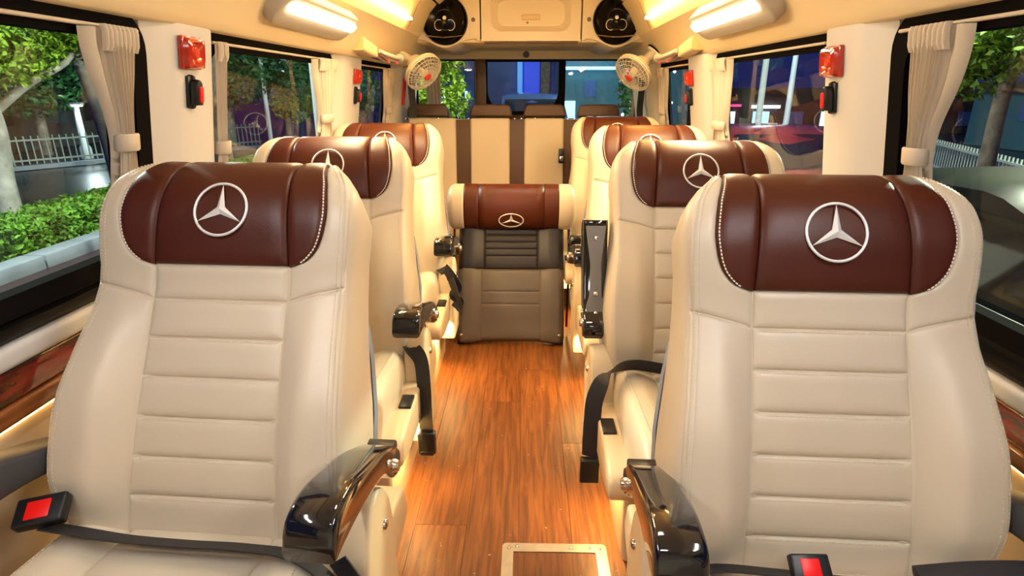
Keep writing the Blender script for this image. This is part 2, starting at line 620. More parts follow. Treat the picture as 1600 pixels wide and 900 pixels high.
def rounded_bar(o0, o1, z0, z1, r, n=5):
    pts = [(o1, z0), (o1, z1)]
    for i in range(n + 1):
        a = math.radians(90 + 90 * i / n)
        pts.append((o0 + r + r * math.cos(a), z1 - r + r * math.sin(a)))
    for i in range(n + 1):
        a = math.radians(180 + 90 * i / n)
        pts.append((o0 + r + r * math.cos(a), z0 + r + r * math.sin(a)))
    return pts

WIN = {-1: [(-1.05, 1.285), (1.530, 2.53), (2.90, 3.62)], 1: [(-1.05, 1.325), (1.58, 2.53), (2.87, 3.55)]}
PIL = {-1: [(1.285, 1.530), (2.53, 2.90), (3.62, 4.40)], 1: [(1.325, 1.58), (2.53, 2.87), (3.55, 4.40)]}
WZ0, WZ1 = {-1: 0.828, 1: 0.765}, 1.312
walls = {}
for side, nm in ((-1, 'wall_left'), (1, 'wall_right')):
    dz = -0.012 if side < 0 else -0.085
    zb = WZ0[side]
    w = struct(empty(nm)); walls[side] = w
    strip('lower_panel', side, Y0, Y1, [(0.0, 0.0), (0.0, 0.66), (0.05, 0.66), (0.05, 0.0)], 'cream_plastic', w)
    strip('wood_trim', side, Y0, Y1, rounded_bar(-0.012, 0.03, 0.640 + dz, 0.674 + dz, 0.008), 'trim_wood', w)
    strip('light_strip', side, 0.25, 3.4, [(-0.0035, 0.6355 + dz), (-0.0035, 0.6395 + dz), (0.001, 0.6395 + dz), (0.001, 0.6355 + dz)], 'wall_strip', w)
    strip('red_trim', side, Y0, Y1, rounded_bar(-0.004, 0.03, 0.675 + dz, 0.733 + dz, 0.006), 'trim_red', w)
    strip('white_trim', side, Y0, Y1, rounded_bar(-0.016, 0.04, 0.734 + dz, 0.776 + dz, 0.014), 'white_plastic', w)
    strip('black_sill', side, Y0, Y1, [(0.0, 0.776 + dz), (-0.014, 0.790 + dz), (-0.016, 0.806 + dz), (-0.004, 0.812 + dz), (-0.008, 0.836 + dz), (0.0, max(zb, 0.84 + dz)), (0.06, max(zb, 0.84 + dz)), (0.06, 0.776 + dz)], 'sill_black', w)
    for k, (a, b) in enumerate(PIL[side]):
        V, F = [], []
        ch = 0.075 if k < 2 else 0.10
        secs = [(a, 0.05), (a, 0.0), (a + 0.012, -0.006), (a + ch, -0.030), (a + ch + 0.012, -0.034), (b - 0.03, -0.034), (b - 0.008, -0.028), (b, 0.0), (b, 0.05)]
        for z in (0.74, 1.0, 1.2, 1.316):
            for (y, off) in secs:
                V.append((wx(side, z, off), y, z))
        F = grid_faces(4, len(secs))
        me = mesh_data('pillar', V, F, 'white_plastic', True)
        me.set_sharp_from_angle(angle=math.radians(25))
        fix_normals(me)
        add('pillar', me, w)
    # header above the windows
    V = []
    for z, off in ((1.312, 0.05), (1.312, 0.0), (1.36, 0.0), (1.36, 0.05)):
        V += [(wx(side, z, off), Y0, z), (wx(side, z, off), Y1, z)]
    add('header', mesh_data('header', V, [(0, 1, 3, 2), (2, 3, 5, 4), (4, 5, 7, 6), (6, 7, 1, 0), (0, 2, 4, 6), (1, 7, 5, 3)], 'rubber_black', False), w)

# ---- side windows
def rr_outline(y0, y1, z0, z1, r, n=6):
    return [((y0 + y1) / 2 + p[0], (z0 + z1) / 2 + p[1]) for p in rrect(y1 - y0, z1 - z0, r, n)]

wn_i = 0
for side in (-1, 1):
    for k, (a, b) in enumerate(WIN[side]):
        wn_i += 1
        e = struct(empty('window_%d' % wn_i))
        out = rr_outline(a - 0.012, b + 0.012, WZ0[side] - 0.02, WZ1 + 0.008, 0.075)
        inn = rr_outline(a + 0.030, b - 0.030, WZ0[side] + 0.018, WZ1 - 0.040, 0.060)
        n = len(out)
        V, F = [], []
        for ring, off in ((out, 0.03), (out, -0.006), (inn, -0.002), (inn, 0.03)):
            for y, z in ring:
                V.append((wx(side, z, off), y, z))
        for q in range(3):
            for i in range(n):
                j = (i + 1) % n
                F.append((q * n + i, q * n + j, (q + 1) * n + j, (q + 1) * n + i))
        me = mesh_data('frame', V, F, 'rubber_black', True); me.set_sharp_from_angle(angle=math.radians(35)); fix_normals(me)
        add('frame', me, e)
        g = [(wx(side, z, 0.022), y, z) for y, z in rr_outline(a + 0.02, b - 0.02, WZ0[side] + 0.008, WZ1 - 0.03, 0.06)]
        add('pane', mesh_data('pane', g, [tuple(range(len(g)))], 'glass', False), e)
        # curtain rail
        ra, rb = a + 0.02, b - 0.03
        path = [(wx(side, 1.287, -0.014), y, 1.287) for y in (ra, rb)]
        add('curtain_rail', sweep_mesh('curtain_rail', path, rrect(0.010, 0.007, 0.003, 2), 'curtain_cloth'), e)
        if k == 0:
            # sliding sash post seen near the curtain
            yb = b - 0.095
            V = []
            for z in (WZ0[side] + 0.01, WZ1 - 0.03):
                for (y, off) in ((yb, 0.020), (yb, 0.004), (yb + 0.028, 0.004), (yb + 0.028, 0.020)):
                    V.append((wx(side, z, off), y, z))
            me = mesh_data('sash_post', V, [(0, 1, 5, 4), (1, 2, 6, 5), (2, 3, 7, 6), (3, 0, 4, 7)], 'rubber_black', False); fix_normals(me)
            add('sash_post', me, e)

# ---- ceiling: slanted side panels, cove panels, roof
ceiling = struct(empty('ceiling'))
PROF = [(0.84, 1.311), (0.757, 1.311), (0.750, 1.315), (0.738, 1.334), (0.710, 1.375), (0.675, 1.418), (0.646, 1.450), (0.628, 1.463)]
def lean(y):
    return 0.013 * (y - 1.4)          # the shell runs very slightly askew
COVE = [(0.628, 1.463), (0.622, 1.473), (0.610, 1.488), (0.588, 1.53), (0.560, 1.585), (0.52, 1.63)]
ROOF = [(0.52, 1.63), (0.46, 1.668), (0.36, 1.695), (0.20, 1.712), (0.0, 1.718)]
def loft_y(name, pts, ys, material, parent, flip=False):
    V = []
    for y in ys:
        for x, z in pts:
            V.append((x + lean(y), y, z))
    me = mesh_data(name, V, grid_faces(len(ys), len(pts)), material, True)
    me.set_sharp_from_angle(angle=math.radians(40))
    return add(name, me, parent)
for side in (-1, 1):
    d = BASE[side] - 0.83
    P = [(side * (x + d), z) for x, z in PROF]
    loft_y('side_panel', P, [Y0, 0.5, 1.5, 2.5, 3.25, 3.6, Y1], 'ceiling_cloth', ceiling)
    for (a, b) in ((Y0, 0.30), (0.306, 1.75), (1.756, 3.22), (3.226, Y1)):
        loft_y('cove_panel', [(side * (x + d), z) for x, z in COVE], [a, (a + b) / 2, b], 'ceiling_cloth', ceiling)
    loft_y('cove_back', [(side * (x + 0.02 + d), z + 0.02) for x, z in COVE], [Y0, Y1], 'rubber_black', ceiling)
loft_y('roof_panel', [(-x + 0.0, z) for x, z in ROOF] + [(x, z) for x, z in ROOF[::-1][1:]], [Y0, 1.0, 2.5, Y1], 'ceiling_cloth', ceiling)
loft_y('roof_skin', [(-1.0, 1.30), (-0.9, 1.62), (-0.5, 1.78), (0, 1.80), (0.5, 1.78), (0.9, 1.62), (1.0, 1.30)], [Y0 - 0.05, Y1 + 0.05], 'rubber_black', ceiling)

# ---- front bulkhead (behind the camera) added unseen to bounce light
wf = struct(empty('wall_front'))
add('bounce_bulkhead', box_mesh('bounce_bulkhead', (-0.95, Y0 - 0.05, -0.04), (0.95, Y0, 1.75), 'wall_front_cloth'), wf)

# ---- rear wall with three panes
YB = 4.40
wb = struct(empty('wall_back'))
add('lower_panel', box_mesh('lower_panel', (-0.95, YB, -0.04), (0.95, YB + 0.05, 0.86), 'cream_plastic'), wb)
add('header', box_mesh('header', (-0.95, YB - 0.03, 1.377), (0.95, YB + 0.05, 1.75), 'ceiling_cloth', 0.01), wb)
add('header_knob', lathe_mesh('header_knob', [(0, -0.012), (0.018, -0.012), (0.022, 0.0), (0.022, 0.01)], 'arm_grey', 'y', 20), wb, (0.0, YB - 0.032, 1.409))
for x0, x1 in ((-0.95, -0.80), (0.80, 0.95)):
    add('corner_post', box_mesh('corner_post', (x0, YB - 0.06, 0.80), (x1, YB + 0.05, 1.40), 'white_plastic', 0.015), wb)
def back_ring(outer, inner, y0, y1, material, name, parent):
    n = len(outer)
    V, F = [], []
    for ring, y in ((outer, y1), (outer, y0), (inner, y0), (inner, y1)):
        V += [(x, y, z) for x, z in ring]
    for q in range(4):
        q2 = (q + 1) % 4
        for i in range(n):
            j = (i + 1) % n
            F.append((q * n + i, q * n + j, q2 * n + j, q2 * n + i))
    me = mesh_data(name, V, F, material, False); fix_normals(me)
    return add(name, me, parent)
for k, (x0, x1, z0, r) in enumerate(((-0.79, -0.365, 0.90, 0.05), (-0.29, 0.245, 1.015, 0.14), (0.275, 0.80, 0.90, 0.05))):
    wn_i += 1
    e = struct(empty('window_%d' % wn_i))
    ring_i = []
    # the middle pane has wide round lower corners only
    def ro(g):
        X0, X1, Z0, Z1 = x0 - g, x1 + g, z0 - g, 1.374 + min(g, 0.006)
        pts = [(X1, Z1), (X0, Z1)]
        for i in range(9):
            a = math.radians(180 + 90 * i / 8); pts.append((X0 + r + r * math.cos(a), Z0 + r + r * math.sin(a)))
        for i in range(9):
            a = math.radians(270 + 90 * i / 8); pts.append((X1 - r + r * math.cos(a), Z0 + r + r * math.sin(a)))
        return pts
    fw_ = 0.012 if k == 1 else 0.006
    back_ring(ro(fw_), ro(-fw_), YB - 0.015, YB + 0.02, 'rubber_black', 'frame', e)
    add('pane', mesh_data('pane', [(x, YB + 0.012, z) for x, z in ro(0)], [tuple(range(20))], 'glass', False), e)
add('mullion', box_mesh('mullion', (-0.365, YB - 0.05, 0.86), (-0.288, YB + 0.03, 1.377), 'bench_brown', 0.012), wb)
add('mullion', box_mesh('mullion', (0.246, YB - 0.02, 0.86), (0.274, YB + 0.03, 1.377), 'rubber_black', 0.006), wb)
add('pane_surround', prism_mesh('pane_surround', [(-0.29, 0.86), (0.247, 0.86), (0.247, 1.14)] + [(0.105 + 0.14 * math.cos(math.radians(-a)), 1.155 + 0.14 * math.sin(math.radians(-a))) for a in range(0, 91, 10)] + [(-0.15 - 0.14 * math.sin(math.radians(a)), 1.155 - 0.14 * math.cos(math.radians(a))) for a in range(0, 91, 10)], 'y', YB + 0.0, YB + 0.02, 'bench_brown'), wb)
# ================================================================== SEATS
# ---- back: measured along the surface from the crease (s = 0)
w_b = interp([(-0.05, .228), (0.0, .243), (.05, .258), (.12, .266), (.2, .262), (.3, .249), (.40, .238), (.44, .236), (.5, .240), (.55, .242), (.60, .236), (.635, .219), (.665, .198), (.70, .182), (.80, .178)])
xs_b = interp([(-0.05, .205), (0.0, .221), (.05, .236), (.12, .245), (.2, .243), (.3, .234), (.40, .225), (.44, .224), (.5, .227), (.55, .228), (.60, .221), (.635, .204), (.665, .185), (.70, .172), (.80, .168)])
B_b = interp([(-0.05, .010), (0.0, .022), (.1, .046), (.2, .046), (.3, .030), (.40, .008), (.5, .004), (.6, .003), (.66, .001), (.80, 0.0)])
def bol_b(x, s):
    return B_b(s) * smoothstep(.115, .185, x)
dep_b = interp([(-0.05, .085), (.05, .105), (.45, .105), (.55, .105), (.62, .085), (.66, .060), (.72, .045), (.80, .03)])
dd_b = interp([(-0.05, .03), (.05, .05), (.3, .045), (.55, .045), (.66, .03), (.80, .02)])
BACK = Padded([(.004, -.05), (.0, .0), (-.012, .10), (-.016, .20), (-.010, .32), (-.004, .42), (-.012, .48), (-.018, .54), (-.010, .59), (.008, .625), (.035, .648), (.065, .655), (.092, .640), (.105, .60)], -0.05, w_b, xs_b, bol_b, dep_b, dd_b)
xp_b = interp([(-.05, .134), (.055, .131), (.122, .129), (.26, .1255), (.36, .1235), (.46, .1235)])
SEAMS = [-0.012, .055, .122, .190, .259, .328, .396, .458]
xw_b = interp([(.457, .1235), (.464, .146), (.475, .163), (.495, .178), (.52, .186), (.55, .190), (.60, .184), (.64, .172), (.70, .158), (.80, .154)])
xd_b = interp([(.457, .1235), (.55, .119), (.65, .112), (.80, .108)])
S_TOP = 0.745

def vf(me):
    return fix_normals(me)

def core_mesh(P, s_list, name, material, key):
    if key in CACHE: return CACHE[key]
    V, F = P.core(s_list)
    me = mesh_data(name, V, F, material, True, key)
    return vf(me)

def patch_mesh(P, name, material, key, *a, **k):
    if key in CACHE: return CACHE[key]
    V, F = P.patch(*a, **k)
    me = mesh_data(name, V, F, material, True, key)
    # orient outwards: first normal should agree with the surface normal
    bm = bmesh.new(); bm.from_mesh(me); bm.normal_update()
    f = bm.faces[len(bm.faces) // 2] if False else None
    bm.faces.ensure_lookup_table()
    f = bm.faces[len(bm.faces) // 2]
    c = f.calc_center_median()
    if f.normal.dot(Vector((0, -1, 0.35))) < 0:
        bmesh.ops.reverse_faces(bm, faces=list(bm.faces))
    bm.to_mesh(me); bm.free()
    return me

const = lambda c: (lambda s: c)

def emblem_meshes():
    if 'ring' in CACHE: return CACHE['ring'], CACHE['star']
    V, F = [], []
    R, n, m = 0.0475, 48, 8
    for i in range(n):
        a = 2 * PI * i / n
        for j in range(m):
            b = 2 * PI * j / m
            rr = R + 0.0025 * math.cos(b)
            V.append((rr * math.sin(a), -0.0025 * math.sin(b) - 0.001, rr * math.cos(a)))
    for i in range(n):
        for j in range(m):
            F.append((i * m + j, ((i + 1) % n) * m + j, ((i + 1) % n) * m + (j + 1) % m, i * m + (j + 1) % m))
    ring = mesh_data('emblem_ring', V, F, 'silver', True, 'ring'); vf(ring)
    V, F = [(0, -0.0065, 0)], []
    for k in range(3):
        a = 2 * PI * k / 3
        V.append((0.0462 * math.sin(a), -0.0025, 0.0462 * math.cos(a)))
        b = a + PI / 3
        V.append((0.0085 * math.sin(b), -0.0008, 0.0085 * math.cos(b)))
    for k in range(3):
        tip, r_, l_ = 1 + 2 * k, 2 + 2 * k, 2 + 2 * ((k - 1) % 3)
        F += [(0, l_, tip), (0, tip, r_)]
    V.append((0, 0.002, 0))
    for k in range(3):
        tip, r_, l_ = 1 + 2 * k, 2 + 2 * k, 2 + 2 * ((k - 1) % 3)
        F += [(7, tip, l_), (7, r_, tip)]
    star = mesh_data('emblem_star', V, F, 'silver', False, 'star'); vf(star)
    return ring, star

# ---- cushion (profile from the front lip to the crease)
w_c = interp([(-.2, .228), (0, .238), (.15, .242), (.4, .240), (.6, .234), (.75, .23)])
xs_c = interp([(-.2, .192), (0, .204), (.15, .212), (.4, .212), (.6, .207), (.75, .20)])
B_c = interp([(-.2, .002), (0, .010), (.2, .022), (.5, .022), (.75, .012)])
def bol_c(x, s):
    return B_c(s) * smoothstep(.125, .185, x)
CUSH = Padded([(-.415, .300), (-.438, .345), (-.442, .395), (-.422, .432), (-.37, .449), (-.30, .450), (-.18, .442), (-.06, .434), (.0, .430), (.05, .428)], -0.15, w_c, xs_c, bol_c, lambda s: 0.125, lambda s: 0.045)
S_CREASE = float(np.interp(-.005, CUSH.pts[:, 0][20:], CUSH.s[20:]))

def strap_mesh(name, path, width, normal_hint, key=None, thick=0.0022, mat_='belt_black'):
    """a flat webbing strap: path of points, width direction per point"""
    V, F = [], []
    P = [Vector(p) for p in path]
    Wd = [Vector(q).normalized() for q in normal_hint]
    n = len(P)
    for i, p in enumerate(P):
        t = (P[min(i + 1, n - 1)] - P[max(i - 1, 0)]).normalized()
        w = (Wd[i] - t * Wd[i].dot(t)).normalized()
        nn = t.cross(w)
        for a, b in ((-1, -1), (1, -1), (1, 1), (-1, 1)):
            V.append(p + w * (a * width / 2) + nn * (b * thick / 2))
    for i in range(n - 1):
        for j in range(4):
            F.append((i * 4 + j, i * 4 + (j + 1) % 4, (i + 1) * 4 + (j + 1) % 4, (i + 1) * 4 + j))
    F += [(3, 2, 1, 0), tuple((n - 1) * 4 + j for j in range(4))]
    me = mesh_data(name, V, F, mat_, True, key)
    me.set_sharp_from_angle(angle=math.radians(40))
    return vf(me)

def spline(pts, k=8):
    P = [np.array(p, float) for p in pts]
    out = []
    for i in range(len(P) - 1):
        p0 = P[max(i - 1, 0)]; p1 = P[i]; p2 = P[i + 1]; p3 = P[min(i + 2, len(P) - 1)]
        for q in range(k):
            t = q / k
            out.append(0.5 * ((2 * p1) + (-p0 + p2) * t + (2 * p0 - 5 * p1 + 4 * p2 - p3) * t**2 + (-p0 + 3 * p1 - 3 * p2 + p3) * t**3))
    out.append(P[-1])
    return [tuple(p) for p in out]

def screw_mesh():
    if 'screw' in CACHE: return CACHE['screw']
    return lathe_mesh('screw', [(0.0, 0.0045), (0.004, 0.004), (0.0075, 0.0025), (0.0085, 0.0), (0.0085, -0.002)], 'chrome', 'x', 14, 'screw')

def armrest_mesh(key, material='gloss_black'):
    if key in CACHE: return CACHE[key]
    # top line and underside in (y, z), hinge at the origin, arm pointing to -y
    top = spline([(0.030, 0.000), (0.005, 0.016), (-0.05, 0.034), (-0.13, 0.050), (-0.20, 0.062), (-0.25, 0.062), (-0.285, 0.050), (-0.298, 0.018)], 5)
    bot = spline([(0.028, -0.040), (0.0, -0.046), (-0.05, -0.012), (-0.13, 0.000), (-0.20, 0.000), (-0.25, -0.004), (-0.280, -0.008), (-0.292, -0.008)], 5)
    V, F = [], []
    k = 12
    n = len(top)
    hw, r = 0.035, 0.008
    for (ty, tz), (by, bz) in zip(top, bot):
        h = math.hypot(ty - by, tz - bz)
        cy, cz = (ty + by) / 2, (tz + bz) / 2
        uy, uz = (ty - by) / max(h, 1e-5), (tz - bz) / max(h, 1e-5)
        rr = min(r, h / 2.2)
        for px, pz in rrect(2 * hw, max(h, 0.012), rr, 2):
            V.append((px, cy + uy * pz, cz + uz * pz))
    k = 12
    F = grid_faces(n, k, True)
    F += [tuple(range(k)), tuple((n - 1) * k + j for j in range(k))[::-1]]
    me = mesh_data('armrest', V, F, material, True, key)
    vf(me)
    me.set_sharp_from_angle(angle=math.radians(55))
    return me

def side_shield_mesh(key):
    if key in CACHE: return CACHE[key]
    poly = spline([(-0.030, 0.17), (-0.042, 0.32), (-0.035, 0.43), (0.0, 0.495), (0.045, 0.515), (0.09, 0.48), (0.112, 0.40), (0.118, 0.28), (0.118, 0.17)], 5)
    return prism_mesh('side_shield', poly, 'x', -0.034, 0.030, 'cream_plastic', 0.010, 3, key)

def base_profile_mesh(key):
    if key in CACHE: return CACHE[key]
    V = []
    # lofted upwards: (z, half width, front y, rear y)
    lv = [(0.0, .222, -.225, .20), (0.20, .226, -.225, .21), (0.27, .205, -.29, .22), (0.335, .200, -.31, .22)]
    for z, hw, yf, yr in lv:
        for px, py in [((yf + yr) / 2 * 0 + q[0], q[1]) for q in rrect(2 * hw, yr - yf, 0.02, 3)]:
            V.append((px, (yf + yr) / 2 + py, z))
    k = 16
    F = grid_faces(len(lv), k, True) + [tuple(range(k))[::-1], tuple((len(lv) - 1) * k + j for j in range(k))]
    me = mesh_data('base', V, F, 'cream_plastic', True, key)
    fix_normals(me); me.set_sharp_from_angle(angle=math.radians(30))
    return me

def make_seat(name, label, x, y, recline, a, arm='down', belt=None, group='leather seats with star emblems beside the aisle', outer_arm=True, dz=0.0, yaw=0.0):
    """a = +1: aisle on the +x side; a = -1: aisle on the -x side"""
    t = tag(empty(name, (x, y, dz), math.radians(yaw)), label, 'seat', group)
    # ---------------- base
    b = add('base', base_profile_mesh('base'), t)
    for yy, zz in ((-0.18, 0.19), (0.15, 0.10)):
        s = add('screw', screw_mesh(), b, (a * 0.2255, yy, zz)); s.scale = (a, 1, 1)
    rail_poly = spline([(-0.335, 0.285), (-0.345, 0.315), (-0.32, 0.348), (-0.20, 0.362), (0.0, 0.368), (0.20, 0.372), (0.235, 0.35), (0.235, 0.29), (0.10, 0.255), (-0.10, 0.262), (-0.25, 0.268)], 4)
    me = prism_mesh('side_rail', rail_poly, 'x', 0.190, 0.288, 'cream_plastic', 0.010, 3, 'side_rail')
    o = add('side_rail', me, b); o.scale = (a, 1, 1)
    sw = add('switch', box_mesh('switch', (-0.017, -0.032, -0.004), (0.017, 0.032, 0.006), 'black_plastic', 0.003, 2, 'switch'), b, (a * 0.266, -0.155, 0.3645), (0.03, 0, 0))
    add('light_strip', box_mesh('light_strip', (-0.006, -0.11, -0.004), (0.006, 0.11, 0.004), 'under_strip', 0.002, 1, 'light_strip'), b, (a * 0.272, -0.02, 0.256))
    L = bpy.data.lights.new('rail_light', 'AREA'); L.shape = 'RECTANGLE'; L.size = 0.02; L.size_y = 0.20
    L.energy = UNDER_W; L.color = (1.0, 0.62, 0.22); L.spread = math.radians(170)
    lo = bpy.data.objects.new('rail_light', L); COL.objects.link(lo); lo.parent = b; lo.location = (a * 0.268, -0.02, 0.246)
    lo.rotation_euler = (0, a * math.radians(22), 0)
    # ---------------- cushion
    c = add('cushion', core_mesh(CUSH, [-.13, -.10, -.06, -.03, 0, .03, .06, .1, .15, .2, .25, .3, .35, .4, .45, .5], 'cushion', 'cream_leather', 'cush_core'), t)
    cs = [0.03, .115, .200, .285, .37, .46]
    for k in range(5):
        add('cushion_pad', patch_mesh(CUSH, 'cushion_pad', 'cream_leather', ('cpad', k), const(-.13), const(.13), const(cs[k]), const(cs[k + 1]), h0=0.009, r=0.018), c)
    for sg in (-1, 1):
        add('cushion_bolster', patch_mesh(CUSH, 'cushion_bolster', 'cream_leather', ('cbol', sg), (lambda s: sg * .13), (lambda s: sg * (xs_c(s) + 0.004)), const(-0.03), const(.46), h0=0.006, r=0.016, m=14), c)
    if 'cstitch' not in CACHE:
        P = []
        for sg in (-1, 1):
            P.append([(sg * (xs_c(s) - 0.004), s) for s in np.linspace(-0.02, .45, 40)])
        V, F = CUSH.dashes(P, off=0.0055)
        mesh_data('stitching', V, F, 'thread', False, 'cstitch')
    add('stitching', CACHE['cstitch'], c)['kind'] = 'stuff'
    # ---------------- back
    rot = (-math.radians(recline), 0, 0)
    bk = add('backrest', core_mesh(BACK, [-.05, -.02, 0, .03, .07, .12, .17, .22, .27, .32, .37, .42, .46, .50, .54, .57, .60, .62, .64, .66, .68, .70, .72, .75, .78], 'backrest', 'cream_leather', 'back_core'), t, (0, 0, 0.44), rot)
    for k in range(7):
        add('back_pad', patch_mesh(BACK, 'back_pad', 'cream_leather', ('bpad', k), (lambda s: -xp_b(s)), xp_b, const(SEAMS[k]), const(SEAMS[k + 1]), h0=0.0085, r=0.016, n=8, m=5), bk)
    for sg in (-1, 1):
        add('back_bolster', patch_mesh(BACK, 'back_bolster', 'cream_leather', ('bbol', sg), (lambda s: sg * xp_b(s)), (lambda s: sg * (xs_b(s) + 0.003)), (lambda u: -0.02), (lambda u: .394 + .028 * u ** 0.8), h0=0.0065, r=0.014, n=8, m=16), bk)
        def inn(s):
            return sg * (.1235 if s <= .4575 else xw_b(s))
        add('shoulder_panel', patch_mesh(BACK, 'shoulder_panel', 'cream_leather', ('bsh', sg), inn, (lambda s: sg * (xs_b(s) + 0.003)), (lambda u: .395 + .028 * u ** 0.8), const(S_TOP), h0=0.0065, r=0.012, n=8, m=40), bk)
        add('headrest_wing', patch_mesh(BACK, 'headrest_wing', 'brown_leather', ('bwing', sg), (lambda s: sg * xd_b(s)), (lambda s: sg * xw_b(s)), const(.4575), const(S_TOP), h0=0.0085, r=0.014, n=6, m=34, e0=0.0012), bk)
    add('headrest_panel', patch_mesh(BACK, 'headrest_panel', 'brown_leather', 'bhead', (lambda s: -xd_b(s)), (lambda s: xd_b(s)), const(.459), const(S_TOP), h0=0.0085, r=0.014, n=10, m=24, e0=0.0012), bk)
    if 'bstitch' not in CACHE:
        P = []
        for sg in (-1, 1):
            P.append([(sg * (xs_b(s) - 0.004), s) for s in np.linspace(-0.01, .70, 60)])
            P.append([(sg * (xs_b(s) - 0.012), s) for s in np.linspace(0.02, .70, 60)])
        for k in range(1, 7):
            P.append([(q, SEAMS[k] - 0.0055) for q in np.linspace(-.112, .112, 12)])
        V, F = BACK.dashes(P, off=0.0055, r=0.00055)
        mesh_data('stitching', V, F, 'thread', False, 'bstitch')
        P = []
        for sg in (-1, 1):
            P.append([(sg * (xw_b(s) - 0.0045), s) for s in np.linspace(.468, .72, 60)])
        V, F = BACK.dashes(P, off=0.0072, r=0.0010)
        mesh_data('headrest_stitching', V, F, 'thread_pale', False, 'hstitch')
    add('stitching', CACHE['bstitch'], bk)['kind'] = 'stuff'
    add('headrest_stitching', CACHE['hstitch'], bk)['kind'] = 'stuff'
    # emblem
    ring, star = emblem_meshes()
    p0 = Vector(BACK.at(0, .555, 0.0075)); p1 = Vector(BACK.at(0, .60, 0.0075)); p2 = Vector(BACK.at(0, .51, 0.0075))
    d = (p1 - p2)
    tilt = math.atan2(-d.y, d.z)
    for nm, me in (('emblem_ring', ring), ('emblem_star', star)):
        add(nm, me, bk, p0 + Vector((0, -0.003, 0.0)), (tilt, 0, 0), 'silver three-pointed star emblem in a ring')
    # rear shell
    if 'shell' not in CACHE:
        V = []
        zs = [-0.06, 0.0, .1, .2, .3, .36, .40, .42]
        for z in zs:
            wv = w_b(z) - 0.003 - 0.05 * smoothstep(0.34, 0.44, z)
            for xx, yy in ((-wv, .094), (-wv - .004, .104), (-wv + .02, .125), (-wv * .5, .150), (0, .154), (wv * .5, .150), (wv - .02, .125), (wv + .004, .104), (wv, .094)):
                V.append((xx, yy, z))
        me = mesh_data('rear_shell', V, grid_faces(len(zs), 9) + [tuple(range(9)), tuple((len(zs) - 1) * 9 + j for j in range(9))], 'shell_grey', True, 'shell')
        vf(me); me.set_sharp_from_angle(angle=math.radians(40))
    add('rear_shell', CACHE['shell'], bk)
    # ---------------- arms
    def arm_at(sg, state, material='gloss_black'):
        base_y, base_z = 0.085, 0.548
        rx = {'down': -0.11, 'up': -math.radians(108)}[state]
        ar = add('armrest', armrest_mesh('arm_' + material, material), t, (sg * 0.283, base_y, base_z), (rx, 0, 0))
        if state == 'down': ar.scale = (1, 0.93, 1)
        hg = lathe_mesh('hinge', [(0.0, -0.036), (0.022, -0.036), (0.024, -0.030), (0.024, 0.030), (0.022, 0.036), (0.0, 0.036)], 'black_plastic', 'x', 20, 'hinge')
        add('hinge', hg, ar, (0, 0.012, -0.020))
        kn = lathe_mesh('hinge_knob', [(0.0, 0.008), (0.010, 0.007), (0.013, 0.0), (0.013, -0.006)], 'chrome', 'x', 16, 'hknob')
        o = add('hinge_knob', kn, ar, (sg * 0.037, -0.004, -0.018)); o.scale = (sg, 1, 1)
        o = add('hinge_knob', kn, ar, (sg * 0.034, -0.034, 0.000)); o.scale = (sg * 0.7, 0.7, 0.7)
        add('hinge_cap', box_mesh('hinge_cap', (-0.030, -0.012, -0.010), (0.030, 0.022, 0.006), 'black_plastic', 0.004, 2, 'hcap'), ar, (0, 0.020, 0.004))
        if state == 'up':
            br = prism_mesh('bracket_plate', [(-0.028, -0.015), (0.028, -0.015), (0.026, -0.05), (0.017, -0.08), (0.015, -0.17), (0.024, -0.24), (0.028, -0.275), (-0.028, -0.275), (-0.024, -0.24), (-0.015, -0.17), (-0.017, -0.08), (-0.026, -0.05)], 'z', -0.010, 0.002, 'bracket_grey', 0.003, 2, 'bracket')
            add('bracket_plate', br, ar, (0, 0, -0.010), label='grey plastic plate with screws on the underside of the raised arm')
            for yy, zz in ((-0.03, -0.020), (-0.085, -0.021), (-0.24, -0.021)):
                add('screw', lathe_mesh('screw', [(0.0, -0.004), (0.005, -0.003), (0.0075, 0.0), (0.0075, 0.004)], 'chrome', 'z', 14, 'screwz'), ar, (0, yy, zz))
        return ar
    if arm:
        arm_at(a, arm)
    if outer_arm:
        oa = arm_at(-a, 'down', 'arm_grey')
        oa.location.z = 0.535
    sh = add('side_shield', side_shield_mesh('shield'), t, (a * 0.270, 0.0, -0.012)); sh.scale = (a, 1, 1)
    o = add('screw', screw_mesh(), sh, (0.031, 0.055, 0.435)); o.scale = (1.2, 1.2, 1.2)
    # ---------------- belts
    if belt == 'across_left':        # strap lying in the crease, buckle at the outer side
        path = spline([(0.285, -0.10, 0.36), (0.262, -0.09, 0.43), (0.20, -0.075, 0.468), (0.10, -0.058, 0.462), (0.0, -0.055, 0.459), (-0.10, -0.055, 0.462), (-0.17, -0.062, 0.478), (-0.215, -0.070, 0.492)], 6)
        hint = [(0, -0.85, 0.5)] * len(path)
        add('belt_strap', strap_mesh('belt_strap', path, 0.046, hint, 'strapL'), t)
        bu = add('buckle', box_mesh('buckle', (-0.030, -0.045, -0.013), (0.030, 0.045, 0.013), 'black_plastic', 0.005, 3, 'buckle'), t, (-0.222, -0.060, 0.512), (0.10, 0.50, -1.20)); bu.scale = (0.8, 0.8, 0.85)
        add('button', box_mesh('button', (-0.019, -0.024, 0.010), (0.019, 0.020, 0.0145), 'buckle_red', 0.002, 2, 'button'), bu, label='bright red release button')
        path = spline([(0.255, -0.050, 0.44), (0.285, -0.062, 0.40), (0.300, -0.070, 0.33), (0.304, -0.075, 0.22)], 6)
        add('belt_strap', strap_mesh('belt_strap', path, 0.046, [(1, -0.35, 0.2)] * len(path), 'strapLd'), t)
    elif belt == 'across_right':
